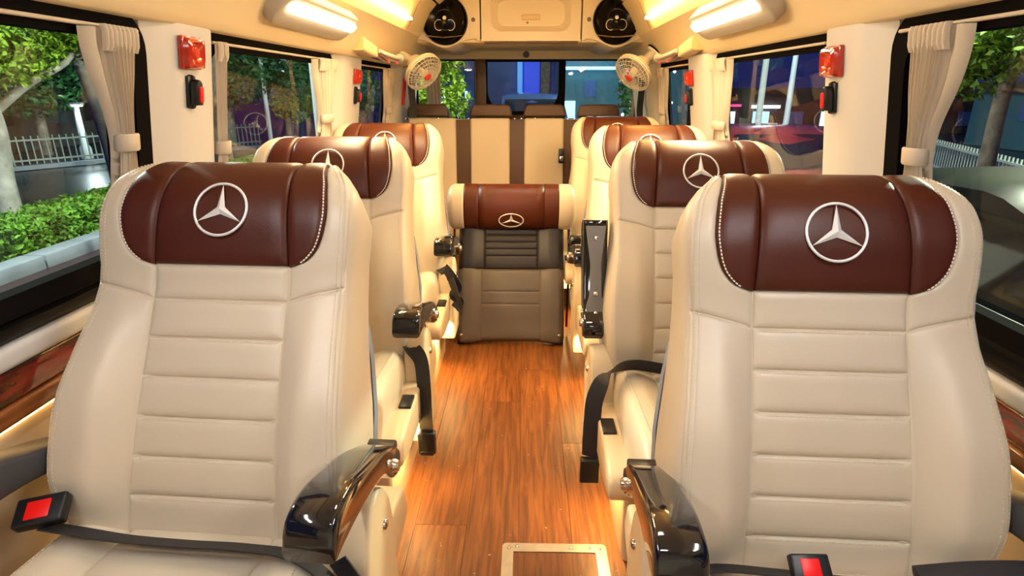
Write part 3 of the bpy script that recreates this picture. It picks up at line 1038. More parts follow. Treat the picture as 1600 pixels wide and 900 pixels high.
        path = spline([(-0.300, -0.16, 0.34), (-0.298, -0.13, 0.43), (-0.27, -0.085, 0.475), (-0.20, -0.052, 0.480), (-0.10, -0.058, 0.484), (0.0, -0.060, 0.478), (0.10, -0.062, 0.482), (0.2, -0.074, 0.508), (0.262, -0.088, 0.522), (0.285, -0.10, 0.50)], 6)
        hint = [(0, -0.85, 0.5)] * len(path)
        add('belt_strap', strap_mesh('belt_strap', path, 0.046, hint, 'strapR'), t)
        bu = add('buckle', box_mesh('buckle', (-0.030, -0.045, -0.013), (0.030, 0.045, 0.013), 'black_plastic', 0.005, 3, 'buckle'), t, (-0.060, -0.068, 0.506), (0.0, 0.65, -1.52))
        bu.scale = (0.64, 0.64, 0.64)
        add('button', box_mesh('button', (-0.019, -0.024, 0.010), (0.019, 0.020, 0.0145), 'buckle_red', 0.002, 2, 'button'), bu, label='bright red release button')
        lp = spline([(0.10, -0.072, 0.494), (0.18, -0.080, 0.516), (0.25, -0.092, 0.530), (0.288, -0.10, 0.515)], 5)
        add('belt_sleeve', sweep_mesh('belt_sleeve', lp, rrect(0.05, 0.024, 0.008, 3), 'belt_black', 'sleeve'), t)
    elif belt == 'hang':             # strap hanging over the aisle side
        path = spline([(a * 0.235, 0.01, 0.455), (a * 0.262, -0.02, 0.462), (a * 0.290, -0.05, 0.44), (a * 0.300, -0.075, 0.38), (a * 0.302, -0.085, 0.30), (a * 0.303, -0.09, 0.225)], 6)
        add('belt_strap', strap_mesh('belt_strap', path, 0.044, [(1, -0.35 * a, 0)] * len(path), ('straph', a)), t)
        bu = add('buckle', box_mesh('buckle', (-0.026, -0.012, -0.040), (0.026, 0.012, 0.034), 'black_plastic', 0.005, 3, 'buckleh'), t, (a * 0.304, -0.095, 0.20), (0.05, 0, 0))
        add('buckle_lip', box_mesh('buckle_lip', (-0.020, -0.014, -0.012), (0.020, 0.010, 0.002), 'black_plastic', 0.003, 2, 'blip'), bu, (0, 0, -0.030))
        bu2 = add('buckle', box_mesh('buckle', (-0.030, -0.045, -0.013), (0.030, 0.045, 0.013), 'black_plastic', 0.005, 3, 'buckle'), t, (-a * 0.20, -0.05, 0.475), (0.6, 0, a * 1.2))
        bu2.scale = (0.6, 0.6, 0.6)
        add('button', box_mesh('button', (-0.019, -0.024, 0.010), (0.019, 0.020, 0.0145), 'buckle_red', 0.002, 2, 'button'), bu2, label='bright red release button')
    elif belt == 'bundle':           # strap gathered in a bunch by the arm hinge
        path = spline([(a * 0.235, 0.01, 0.455), (a * 0.262, -0.02, 0.466), (a * 0.292, -0.04, 0.44), (a * 0.318, -0.06, 0.40), (a * 0.305, -0.07, 0.37), (a * 0.325, -0.075, 0.345), (a * 0.310, -0.08, 0.315)], 6)
        add('belt_strap', strap_mesh('belt_strap', path, 0.050, [(1, -0.5 * a, 0.3)] * len(path), ('strapb', a)), t)
        path = spline([(a * 0.290, -0.045, 0.43), (a * 0.315, -0.085, 0.385), (a * 0.330, -0.09, 0.34), (a * 0.325, -0.085, 0.30)], 6)
        add('belt_strap', strap_mesh('belt_strap', path, 0.044, [(0.6, -0.8 * a, 0.0)] * len(path), ('strapb2', a)), t)
        bu2 = add('buckle', box_mesh('buckle', (-0.030, -0.045, -0.013), (0.030, 0.045, 0.013), 'black_plastic', 0.005, 3, 'buckle'), t, (-a * 0.20, -0.05, 0.475), (0.6, 0, a * 1.2))
        bu2.scale = (0.6, 0.6, 0.6)
        add('button', box_mesh('button', (-0.019, -0.024, 0.010), (0.019, 0.020, 0.0145), 'buckle_red', 0.002, 2, 'button'), bu2, label='bright red release button')
    elif belt == 'loop':             # strap drawn over the cushion and dropping by the rail
        path = spline([(-a * 0.20, -0.03, 0.462), (0.0, -0.030, 0.458), (a * 0.10, -0.04, 0.470), (a * 0.20, -0.06, 0.492), (a * 0.262, -0.085, 0.480), (a * 0.295, -0.10, 0.42), (a * 0.303, -0.115, 0.34), (a * 0.304, -0.12, 0.25)], 6)
        hint = []
        for i in range(len(path)):
            f = smoothstep(0.45, 0.75, i / (len(path) - 1))
            hint.append((f * a * -1.0, -0.5 - 0.0 * f, 0.85 * (1 - f)))
        add('belt_strap', strap_mesh('belt_strap', path, 0.046, hint, ('strapo', a)), t)
        bu = add('buckle', box_mesh('buckle', (-0.026, -0.012, -0.040), (0.026, 0.012, 0.034), 'black_plastic', 0.005, 3, 'buckleh'), t, (a * 0.304, -0.125, 0.215), (0.05, 0, 0))
        bu2 = add('buckle', box_mesh('buckle', (-0.030, -0.045, -0.013), (0.030, 0.045, 0.013), 'black_plastic', 0.005, 3, 'buckle'), t, (-a * 0.02, -0.042, 0.474), (0.6, 0, a * 1.5))
        bu2.scale = (0.55, 0.55, 0.55)
        add('button', box_mesh('button', (-0.019, -0.024, 0.010), (0.019, 0.020, 0.0145), 'buckle_red', 0.002, 2, 'button'), bu2, label='bright red release button')
    return t

make_seat('passenger_seat', 'front-most cream and brown leather seat on the left, next to the hedge-side window', -0.549, 0.790, 24.6, 1, 'down', 'across_left', dz=0.020, yaw=-3.3)
make_seat('passenger_seat', 'cream and brown leather seat, second of the left column, belt hanging into the aisle', -0.587, 1.54, 22, 1, 'down', 'hang')
make_seat('passenger_seat', 'cream and brown leather seat, last of the left column, before the rear bench', -0.597, 2.31, 22, 1, 'down', 'bundle')
make_seat('passenger_seat', 'front-most cream and brown leather seat on the right, with red buckle lying on the cushion', 0.496, 0.759, 19.8, -1, 'down', 'across_right', dz=-0.013, yaw=-2.4)
make_seat('passenger_seat', 'cream and brown leather seat, second of the right column, with its armrest raised upright', 0.482, 1.43, 22, -1, 'up', 'loop')
make_seat('passenger_seat', 'cream and brown leather seat, third of the right column', 0.497, 2.18, 22, -1, 'down', None)
make_seat('passenger_seat', 'cream and brown leather seat, last of the right column, nearest the rear bench', 0.485, 2.98, 22, -1, None, None)

# ---- folding seat standing in the aisle
js = tag(empty('folding_seat', (-0.068, 2.56, 0)), 'folding aisle seat with dark grey cushion and fat brown roll headrest', 'seat')
wj = const(0.262)
JC = Padded([(.02, .012), (.0, .03), (.03, .10), (.075, .20), (.13, .30), (.155, .33), (.19, .335)], 0.0, wj, const(0.238), lambda x, s: 0.012 * smoothstep(.13, .20, x), lambda s: 0.07, lambda s: 0.025)
sl = float(JC.s[-1])
c = add('cushion', core_mesh(JC, list(np.linspace(0.0, sl, 16)), 'cushion', 'grey_leather', 'jc'), js)
jb = [0.03, .20, .262, sl - 0.03]
for k in range(3):
    add('cushion_pad', patch_mesh(JC, 'cushion_pad', 'grey_leather', ('jcp', k), const(-.145), const(.145), const(jb[k]), const(jb[k + 1]), h0=0.004, r=0.012), c)
for sg in (-1, 1):
    add('cushion_bolster', patch_mesh(JC, 'cushion_bolster', 'grey_leather', ('jcb', sg), (lambda s: sg * .145), (lambda s: sg * .241), const(0.02), const(sl - 0.03), h0=0.005, r=0.012), c)
JB = Padded([(.165, .325), (.175, .36), (.21, .43), (.245, .50), (.275, .58), (.29, .64)], 0.0, const(0.262), const(0.24), lambda x, s: 0.016 * smoothstep(.13, .20, x), lambda s: 0.06, lambda s: 0.03)
bl = float(JB.s[-1])
b = add('backrest', core_mesh(JB, list(np.linspace(0.0, bl, 14)), 'backrest', 'black_leather', 'jb'), js)
jb = [0.01, .075, .110, .145, .180, .215, bl]
for k in range(6):
    add('back_pad', patch_mesh(JB, 'back_pad', 'black_leather', ('jbp', k), const(-.132), const(.132), const(jb[k]), const(jb[k + 1]), h0=0.006, r=0.010), b)
for sg in (-1, 1):
    add('back_bolster', patch_mesh(JB, 'back_bolster', 'black_leather', ('jbb', sg), (lambda s: sg * .132), (lambda s: sg * .243), const(0.01), const(bl), h0=0.006, r=0.012), b)
# the roll
def roll_mesh(name, x0, x1, material, endcap=0):
    V = []
    n = 28
    xs_ = [x0 + (x1 - x0) * i / 8 for i in range(9)]
    rows = []
    for x in xs_:
        rows.append((x, 1.0))
    if endcap:
        xe = x1 if endcap > 0 else x0
        rows = []
        for i in range(5):
            rows.append((x0 + (x1 - x0) * i / 8 if endcap > 0 else x1 + (x0 - x1) * i / 8, 1.0))
        L_ = abs(x1 - x0) / 2
        for i in range(1, 8):
            an = i / 7 * PI / 2
            rows.append(((x0 + x1) / 2 + endcap * L_ * math.sin(an), 0.45 + 0.55 * math.cos(an) if i < 7 else 0.40))
    for x, f in rows:
        for j in range(n):
            an = 2 * PI * j / n
            V.append((x, 0.072 * f * math.cos(an), 0.112 * f * math.sin(an)))
    F = grid_faces(len(rows), n, True)
    F += [tuple(range(n)), tuple((len(rows) - 1) * n + j for j in range(n))]
    return vf(mesh_data(name, V, F, material, True))
hr = add('headrest_roll', roll_mesh('headrest_roll', -0.160, 0.160, 'brown_leather'), js, (0, 0.275, 0.625), (-0.20, 0, 0))
for sg in (-1, 1):
    add('roll_wing', roll_mesh('roll_wing', sg * 0.161 if sg > 0 else -0.232, 0.232 if sg > 0 else -0.161, 'brown_leather'), hr)
    add('roll_end', roll_mesh('roll_end', 0.233 if sg > 0 else -0.318, 0.318 if sg > 0 else -0.233, 'cream_leather', sg), hr)
    add('side_rod', tube_mesh('side_rod', spline([(sg * 0.287, 0.31, 0.60), (sg * 0.287, 0.26, 0.48), (sg * 0.287, 0.21, 0.38), (sg * 0.285, 0.17, 0.26), (sg * 0.28, 0.14, 0.04)], 4), 0.006, 'black_plastic', 8), js)
    ar = add('armrest', armrest_mesh('arm_gloss_black', 'gloss_black'), js, (sg * 0.315, 0.245, 0.46)); ar.scale = (0.9, 0.45, 0.85)
    add('foot_bracket', box_mesh('foot_bracket', (-0.02, -0.10, 0.0), (0.02, 0.10, 0.02), 'black_plastic', 0.005), js, (sg * 0.238, 0.10, 0.0))
    for p in ((sg * 0.225, 0.200, 0.385), (sg * 0.235, 0.005, 0.055)):
        add('screw', lathe_mesh('screw', [(0.0, -0.005), (0.006, -0.004), (0.009, 0.0), (0.009, 0.004)], 'chrome', 'y', 14, 'screwy'), js, (p[0], p[1] - 0.018, p[2]))
ring, star = emblem_meshes()
for nm, me in (('emblem_ring', ring), ('emblem_star', star)):
    o = add(nm, me, hr, (0.0, -0.063, -0.066), (0.60, 0, 0), 'silver three-pointed star emblem in a ring'); o.scale = (1.25, 1.0, 0.80)

# ---- rear bench
rb = tag(empty('rear_bench', (0, 3.78, 0)), 'rear bench seat with cream back panels, brown stripes and brown headrests', 'bench')
add('base', box_mesh('base', (-0.74, -0.20, 0.0), (0.72, 0.22, 0.32), 'cream_plastic', 0.01), rb)
add('cushion', box_mesh('cushion', (-0.76, -0.46, 0.32), (0.74, 0.02, 0.46), 'cream_leather', 0.04, 4), rb)
bk = add('backrest', box_mesh('backrest', (-0.76, 0.0, 0.0), (0.745, 0.10, 0.562), 'bench_brown', 0.012, 2), rb, (0, -0.02, 0.44), (-0.12, 0, 0))
pitch = 0.345
c0 = -0.228
for k in range(-1, 3):
    xc = c0 + k * pitch
    w2 = 0.1265
    x0_, x1_ = xc - w2, xc + w2
    if k == -1: x0_ -= 0.05
    if k == 2: x1_ += 0.04
    me = box_mesh('back_panel', (x0_, -0.022, 0.02), (x1_, 0.06, 0.566), 'cream_leather', 0.014, 4)
    add('back_panel', me, bk)
    hx = xc + (0.004 if k >= 0 else -0.06)
    hd = prism_mesh('headrest', spline([(-0.136, 0.578), (-0.130, 0.625), (-0.112, 0.650), (-0.08, 0.655), (0.08, 0.655), (0.112, 0.650), (0.130, 0.625), (0.136, 0.578)], 3), 'y', -0.005, 0.085, 'bench_brown', 0.012, 3)
    h = add('headrest', hd, bk, (hx, 0.03, 0.0))
    for sg in (-1, 1):
        add('post', tube_mesh('post', [(sg * 0.06, 0.05, 0.54), (sg * 0.06, 0.05, 0.60)], 0.006, 'chrome', 8), h)
        add('post_collar', lathe_mesh('post_collar', [(0.006, 0.012), (0.013, 0.010), (0.014, 0.0)], 'chrome', 'z', 14), h, (sg * 0.15, 0.05, 0.562))
bu = add('buckle', box_mesh('buckle', (-0.018, -0.014, -0.045), (0.018, 0.014, 0.045), 'black_plastic', 0.005, 2), rb, (0.225, -0.075, 0.78), (-0.1, 0, 0))
add('buckle_tongue', box_mesh('buckle_tongue', (-0.012, -0.004, -0.02), (0.012, 0.004, 0.01), 'chrome', 0.002), bu, (0, -0.014, -0.012))
# ================================================================== FITTINGS
# ---- floor hatch
fh = tag(empty('floor_hatch', (0.085, 1.0, 0.0)), 'rectangular floor hatch with a riveted bright metal frame', 'hatch')
HX0, HX1, HY0, HY1, FW = -0.140, 0.140, -0.26, 0.262, 0.030
fr = back = None
outer = [((HX0 + HX1) / 2 + p[0], (HY0 + HY1) / 2 + p[1]) for p in rrect(HX1 - HX0, HY1 - HY0, 0.012, 4)]
inner = [((HX0 + HX1) / 2 + p[0], (HY0 + HY1) / 2 + p[1]) for p in rrect(HX1 - HX0 - 2 * FW, HY1 - HY0 - 2 * FW, 0.003, 4)]
V, F = [], []
n = len(outer)
for ring_, z in ((outer, 0.0), (outer, 0.0032), (inner, 0.0032), (inner, 0.0)):
    V += [(x, y, z) for x, y in ring_]
for q in range(3):
    for i in range(n):
        j = (i + 1) % n
        F.append((q * n + i, q * n + j, (q + 1) * n + j, (q + 1) * n + i))
me = mesh_data('frame', V, F, 'steel_plate', False); fix_normals(me)
fr = add('frame', me, fh)
add('lid', box_mesh('lid', (HX0 + FW + 0.002, HY0 + FW + 0.002, 0.0), (HX1 - FW - 0.002, HY1 - FW - 0.002, 0.0016), 'floor_wood'), fh)
sc_me = lathe_mesh('rivet', [(0.0, 0.0032), (0.0030, 0.0028), (0.0052, 0.0014), (0.0058, 0.0)], 'chrome', 'z', 12)
for x, y in [(-0.122, 0.244), (0.122, 0.244), (-0.10, 0.250), (0.095, 0.250), (0.045, 0.247), (-0.122, -0.24), (0.122, -0.24), (-0.125, 0.0), (0.125, 0.0), (-0.1, -0.245), (0.1, -0.245)]:
    add('rivet', sc_me, fr, (x, y, 0.003))

# ---- pillar lamps and window hammers
def pillar_frame(side, y, z):
    """an orientation lying on the pillar face: local x along the van, local y out into the cabin, local z up the wall"""
    t = math.atan(0.14)
    nx = Vector((-side * math.cos(t), 0, -math.sin(t)))       # into the cabin (face leans in)
    up = Vector((-side * math.sin(t), 0, math.cos(t)))
    ax = up.cross(nx) * -1.0
    ax = nx.cross(up)
    m = Matrix((ax, nx, up)).transposed()
    return Vector((wx(side, z, -0.034), y, z)), m.to_euler()

def alarm_lamp(side, y, z, label, s=1.0):
    p, r = pillar_frame(side, y, z)
    t = tag(empty('alarm_lamp', p), label, 'lamp', 'red lamps on the window pillars'); t.rotation_euler = r; t.scale = (s, s, s)
    add('body', box_mesh('body', (-0.040, 0.0, -0.036), (0.040, 0.012, 0.036), 'red_lens', 0.004, 2, 'al_body'), t)
    if 'al_lens' not in CACHE:
        V, F = [], []
        rings = [(rrect(0.076, 0.068, 0.006, 3), 0.010), (rrect(0.070, 0.062, 0.008, 3), 0.022), (rrect(0.056, 0.050, 0.014, 3), 0.026), (rrect(0.046, 0.042, 0.018, 3), 0.020), (rrect(0.026, 0.026, 0.012, 3), 0.018), (rrect(0.012, 0.012, 0.0055, 3), 0.023)]
        for rg, h in rings:
            V += [(a_, h, b_) for a_, b_ in rg]
        k = len(rings[0][0])
        F = grid_faces(len(rings), k, True) + [tuple((len(rings) - 1) * k + j for j in range(k))]
        me_ = mesh_data('lens', V, F, 'red_lens', True, 'al_lens'); fix_normals(me_); me_.set_sharp_from_angle(angle=math.radians(30))
    l_ = add('lens', CACHE['al_lens'], t)
    add('reflector', lathe_mesh('reflector', [(0.0, 0.0245), (0.009, 0.0235), (0.0125, 0.019), (0.0135, 0.016)], 'red_lens_inner', 'y', 20, 'al_ref'), l_)
    return t

def hammer(side, y, z, label, s=1.0):
    p, r = pillar_frame(side, y, z)
    t = tag(empty('window_hammer', p), label, 'hammer', 'black emergency hammers on the window pillars'); t.rotation_euler = r; t.scale = (s, s, s)
    add('holder', box_mesh('holder', (-0.020, 0.0, -0.046), (0.020, 0.010, 0.042), 'black_plastic', 0.004, 2, 'h_hold'), t)
    add('clip', prism_mesh('clip', spline([(-0.014, -0.036), (-0.016, 0.0), (-0.012, 0.026), (0.0, 0.034), (0.012, 0.026), (0.016, 0.0), (0.014, -0.036)], 3), 'y', 0.008, 0.034, 'black_plastic', 0.006, 3, 'h_clip'), t)
    add('red_pad', prism_mesh('red_pad', rrect(0.018, 0.046, 0.008, 4), 'y', 0.030, 0.0385, 'buckle_red', 0.003, 2, 'h_pad'), t, (0, 0, -0.006), label='red oval grip pad')
    for z_ in (0.036, -0.040):
        add('mount_eye', lathe_mesh('mount_eye', [(0.0, 0.016), (0.006, 0.015), (0.009, 0.008), (0.009, 0.0)], 'black_plastic', 'y', 14, 'h_eye'), t, (0, 0, z_))
    return t

alarm_lamp(-1, 1.405, 1.255, 'red square lamp on the left pillar beside the big front window')
hammer(-1, 1.405, 1.172, 'black hammer holder under the red lamp on the left front pillar', 0.82)
alarm_lamp(-1, 2.78, 1.232, 'small red square lamp on the left pillar further back', 0.95)
hammer(-1, 2.78, 1.152, 'black hammer holder on the left pillar further back', 0.82)
alarm_lamp(1, 1.512, 1.240, 'red square lamp on the right pillar beside the big front window')
hammer(1, 1.512, 1.158, 'black hammer holder under the red lamp on the right front pillar', 0.82)
alarm_lamp(1, 2.80, 1.225, 'small red square lamp on the right pillar further back', 0.95)
hammer(1, 2.80, 1.145, 'black hammer holder on the right pillar further back', 0.82)

# ---- curtains
def curtain(side, yc, wt, tie_z, label, tie_y=None, wtie=0.048, pleats=7, z1=1.282, z0=0.86, flip=1):
    """pleated curtain gathered by a band; wt = width at the rail"""
    tie_y = yc if tie_y is None else tie_y
    V = []
    nz, ny = 40, pleats * 10
    wid = interp([(z0, wtie * 1.9), (tie_z - 0.06, wtie * 1.25), (tie_z, wtie), (tie_z + 0.05, wtie * 1.12), (tie_z + 0.14, wt * 0.86), (z1 - 0.03, wt * 0.97), (z1, wt)])
    ctr = interp([(z0, tie_y), (tie_z, tie_y), (z1 - 0.02, yc), (z1, yc)])
    zs = [z0 + (z1 - z0) * i / nz for i in range(nz + 1)]
    rng = random.Random(int(yc * 1000) + side)
    ph = [rng.uniform(-0.5, 0.5) for _ in range(pleats + 1)]
    for z in zs:
        w_, c_ = wid(z), ctr(z)
        amp = 0.010 + 0.004 * smoothstep(tie_z, z1, z)
        if z > z1 - 0.030: amp *= 0.75
        for j in range(ny + 1):
            f = j / ny
            q = f * pleats
            am = amp * (0.8 + 0.4 * ph[int(min(q, pleats - 1e-6))])
            off = -0.030 - am * math.sin(2 * PI * q) - 0.010 * math.sin(PI * f)
            yv = c_ + (f - 0.5) * w_ + 0.12 * w_ / pleats * math.sin(4 * PI * q)
            V.append((wx(side, z, off), yv, z))
    t = tag(empty('curtain', (0, 0, 0)), label, 'curtain', 'beige pleated curtains tied at the windows')
    cl = add('cloth', mesh_data('cloth', V, grid_faces(nz + 1, ny + 1), 'curtain_cloth', True), t)
    # flat hem on the window side
    V = []
    for z in zs[4:]:
        w_, c_ = wid(z), ctr(z)
        for f in (0.0, 0.5, 1.0):
            y_ = c_ - flip * w_ * 0.5 - flip * f * 0.028 * smoothstep(tie_z - 0.02, z1, z)
            V.append((wx(side, z, -0.030 - 0.012 * math.sin(PI * f) + 0.016 * f), y_, z))
    add('hem', mesh_data('hem', V, grid_faces(len(zs) - 4, 3), 'curtain_cloth', True), t)
    # band
    rx, ry = 0.022, wtie / 2 + 0.005
    V = []
    for z in (tie_z - 0.017, tie_z - 0.014, tie_z + 0.014, tie_z + 0.017):
        e_ = 0.9 if z in (tie_z - 0.017, tie_z + 0.017) else 1.0
        for j in range(28):
            a_ = 2 * PI * j / 28
            V.append((wx(side, z, -0.034 + rx * e_ * math.cos(a_)), tie_y + ry * e_ * math.sin(a_), z))
    add('tie_band', mesh_data('tie_band', V, grid_faces(4, 28, True), 'curtain_cloth', True), t)
    # gathered heading
    V = []
    for i in range(5):
        z = z1 - 0.040 + 0.046 * i / 4
        for j in range(ny + 1):
            f = j / ny
            off = -0.036 - 0.009 * abs(math.sin(PI * f * pleats)) - (0.004 if 0 < i < 4 else 0)
            V.append((wx(side, z, off), yc + (f - 0.5) * wt * 1.04, z))
    add('heading', mesh_data('heading', V, grid_faces(5, ny + 1), 'curtain_cloth', True), t)
    return t

curtain(-1, 1.165, 0.095, 1.075, 'gathered beige curtain at the left front window, next to the red lamp', 1.170, 0.042, 8)
curtain(-1, 2.385, 0.19, 1.065, 'gathered beige curtain at the far end of the left middle window', 2.40, 0.10, 6)
curtain(-1, 1.555, 0.04, 1.03, 'thin strip of beige curtain at the near edge of the left middle window', 1.555, 0.03, 3, flip=-1)
curtain(-1, 3.50, 0.16, 1.06, 'gathered beige curtain at the far end of the left rear window', 3.51, 0.10, 5)
curtain(1, 1.165, 0.105, 1.050, 'gathered beige curtain at the right front window, next to the red lamp', 1.185, 0.046, 8)
curtain(1, 2.405, 0.17, 1.040, 'gathered beige curtain at the far end of the right middle window', 2.42, 0.12, 6)
curtain(1, 3.42, 0.16, 1.06, 'gathered beige curtain at the far end of the right rear window', 3.43, 0.10, 5)
# rear window curtains
def rear_curtain(x, label):
    V = []
    for i in range(21):
        z = 0.90 + 0.46 * i / 20
        for j in range(33):
            f = j / 32
            V.append((x + (f - 0.5) * 0.10, 4.34 + 0.012 * math.sin(f * 8 * PI), z))
    t = tag(empty('curtain'), label, 'curtain', 'beige pleated curtains tied at the windows')
    add('cloth', mesh_data('cloth', V, grid_faces(21, 33), 'curtain_lining', True), t)
    add('rod_end', tube_mesh('rod_end', [(x - 0.055, 4.335, 1.362), (x + 0.055, 4.335, 1.362)], 0.006, 'arm_tan', 8), t)
rear_curtain(-0.66, 'pale curtain hanging at the left end of the rear window')
rear_curtain(0.80, 'pale curtain hanging at the right end of the rear window')

# ---- ceiling lamps with long lit tubes (front pair unseen, added to light the front seats)
def ceiling_lamp(side, y0, y1, label, power=1.0, col=(1.0, 0.75, 0.42), lens='lamp_lens'):
    d = BASE[side] - 0.83
    a = math.radians(41)
    ux, uz = math.cos(a), math.sin(a)                 # up along the slanted panel
    nx_, nz_ = -math.sin(a) * -1, -math.cos(a)        # out of the panel towards the cabin centre
    ctr = (0.684 + d, 1.420)
    d += 0.0
    t = tag(empty('ceiling_lamp', (side * ctr[0], (y0 + y1) / 2, ctr[1])), label, 'lamp', 'long lit lamps on the roof edge')
    L_ = y1 - y0
    def P(u, h, yy):      # u: up the panel (towards the roof centre), h: out of the panel
        return (side * (-u * math.cos(a) - h * math.sin(a)), yy, u * math.sin(a) - h * math.cos(a))
    def body(h0, h1, wu, ll, rad, name, material, u0=0.0, rnd=0.010):
        out = rrect(ll, wu, rad, 6)
        V, n_ = [], len(out)
        lv = [(1.0, h0), (1.0, h1 - rnd), (0.97, h1 - rnd * 0.3), (0.90, h1)]
        for f, h in lv:
            for (yy, uu) in out:
                fy = (abs(yy) - (1 - f) * wu / 2) * (1 if yy > 0 else -1)
                V.append(P(u0 + uu * f, h, fy))
        F = grid_faces(len(lv), n_, True) + [tuple((len(lv) - 1) * n_ + j for j in range(n_))]
        me_ = mesh_data(name, V, F, material, True); fix_normals(me_); me_.set_sharp_from_angle(angle=math.radians(45))
        return add(name, me_, t)
    body(-0.02, 0.050, 0.112, L_, 0.048, 'housing', 'lamp_housing')
    body(0.045, 0.062, 0.034, L_ * 0.90, 0.016, 'tube_lens', lens, u0=0.018, rnd=0.014)
    for yy in (-L_ * 0.18, L_ * 0.22):
        p = P(-0.059, 0.02, yy)
        add('housing_clip', box_mesh('housing_clip', (-0.004, -0.012, -0.008), (0.004, 0.012, 0.008), 'white_plastic', 0.002, 1), t, p)
    li = bpy.data.lights.new('tube_light', 'AREA'); li.shape = 'RECTANGLE'; li.size = 0.034; li.size_y = L_ * 0.85
    li.energy = LAMP_W * power; li.color = col
    lo = bpy.data.objects.new('tube_light', li); COL.objects.link(lo); lo.parent = t
    lo.location = P(0.018, 0.068, 0.0)
    v = Vector(P(0.0, 1.0, 0.0)).normalized()
    lo.rotation_euler = v.to_track_quat('-Z', 'Y').to_euler()
    # long side of the lamp along y
    q = Matrix((Vector((0, 1, 0)).cross(-v), Vector((0, 1, 0)), -v)).transposed()
    lo.rotation_euler = q.to_euler()
    return t
ceiling_lamp(-1, 1.70, 2.38, 'long lit lamp on the left roof edge above the middle window')
ceiling_lamp(1, 1.70, 2.38, 'long lit lamp on the right roof edge above the middle window')
ceiling_lamp(-1, -0.05, 0.69, 'added fill lamp on the left roof edge over the front-most seat, out of view', 0.36, (0.98, 0.97, 1.0), 'front_fill_lens')
ceiling_lamp(1, -0.05, 0.69, 'added fill lamp on the right roof edge over the front-most seat, out of view', 0.36, (0.98, 0.97, 1.0), 'front_fill_lens')

# amber strips in the cove panels
def cove_strip(side, y0, y1, label):
    d = BASE[side] - 0.83
    path = [(side * (0.594 + d - 0.006) + lean(y), y, 1.512 - 0.002) for y in (y0, y1)]
    t = tag(empty('cove_light', (0, 0, 0)), label, 'lamp', 'amber light strips in the roof coves')
    add('diffuser', sweep_mesh('diffuser', path, rrect(0.022, 0.012, 0.005, 3), 'cove_strip'), t)
    add('channel', sweep_mesh('channel', [(side * (0.601 + d) + lean(y), y, 1.512) for y in (y0 - 0.01, y1 + 0.01)], rrect(0.030, 0.012, 0.003, 2), 'ceiling_cloth'), t)
for side, nm in ((-1, 'left'), (1, 'right')):
    cove_strip(side, 1.86, 3.14, 'glowing amber strip in the %s roof cove near the rear' % nm)

# unseen fill lamps added on the roof centre line to brighten the cabin
def roof_fill_lamp(y, label, power):
    t = tag(empty('roof_fill_lamp', (0, y, 1.712)), label, 'lamp', 'added fill lamps along the roof centre')
    add('rim', prism_mesh('rim', rrect(0.36, 0.22, 0.04, 5), 'z', -0.022, 0.004, 'white_plastic', 0.006, 2), t)
    add('lens', prism_mesh('lens', rrect(0.31, 0.17, 0.03, 5), 'z', -0.030, -0.016, 'roof_fill_lens', 0.004, 2), t)
    li = bpy.data.lights.new('roof_fill_light', 'AREA'); li.shape = 'RECTANGLE'; li.size = 0.30; li.size_y = 0.16
    li.energy = power; li.color = (0.96, 0.97, 1.0) if y < 0 else (1.0, 0.86, 0.62)
    lo = bpy.data.objects.new('roof_fill_light', li); COL.objects.link(lo); lo.parent = t; lo.location = (0, 0, -0.033)
roof_fill_lamp(-0.35, 'added fill lamp on the roof over the front passage, out of view', FRONT_W)
roof_fill_lamp(1.22, 'added fill lamp on the roof over the middle of the aisle, out of view', AISLE_W)
roof_fill_lamp(2.55, 'added fill lamp on the roof before the speaker cabinet, out of view', AISLE_W * 0.85)

# ---- grab handles by the rear
def grab_handle(side, label):
    d = BASE[side] - 0.83
    def Q(u, h, y):    # on the slanted roof panel
        a = math.radians(41)
        x = 0.728 + d - u * math.cos(a) - h * math.sin(a)
        return (side * x + lean(y), y, 1.366 + u * math.sin(a) - h * math.cos(a))
    t = tag(empty('grab_handle'), label, 'handle', 'folding grab handles on the roof panel')
    path = [Q(0.005, 0.012, 2.62), Q(0.003, 0.030, 2.70), Q(0.0, 0.040, 2.80)]
    add('mount', sweep_mesh('mount', path, rrect(0.060, 0.055, 0.010, 3), 'cream_plastic', scale=[1.0, 1.0, 0.85], up=(0, 0, 1)), t)
    path = spline([Q(0.0, 0.040, 2.80), Q(-0.002, 0.048, 2.90), Q(-0.004, 0.056, 3.02), Q(-0.004, 0.062, 3.14), Q(0.0, 0.060, 3.20)], 5)
    sc_ = [0.95 - 0.35 * smoothstep(0, len(path) - 1, i) for i in range(len(path))]
    g = add('grip', sweep_mesh('grip', path, rrect(0.055, 0.046, 0.014, 3), 'pod_amber', scale=sc_), t)
    path = spline([Q(0.018, 0.048, 2.82), Q(0.018, 0.060, 2.95), Q(0.018, 0.066, 3.12), Q(0.016, 0.060, 3.24)], 5)
    add('grip_cap', sweep_mesh('grip_cap', path, rrect(0.032, 0.018, 0.006, 3), 'white_plastic'), t)
    add('end_knob', lathe_mesh('end_knob', [(0.0, -0.024), (0.012, -0.022), (0.022, -0.010), (0.024, 0.0), (0.022, 0.012), (0.010, 0.022), (0, 0.024)], 'white_plastic', 'y', 18), t, Q(0.012, 0.058, 3.26))
    for y in (2.98, 3.16):
        add('red_light', lathe_mesh('red_light', [(0, 0.004), (0.003, 0.003), (0.0045, 0.0), (0.003, -0.003), (0, -0.004)], 'led_red', 'z', 12), t, Q(0.004, 0.085, y))
grab_handle(-1, 'cream and amber grab handle on the left roof panel before the fan')
grab_handle(1, 'cream and amber grab handle on the right roof panel before the fan')

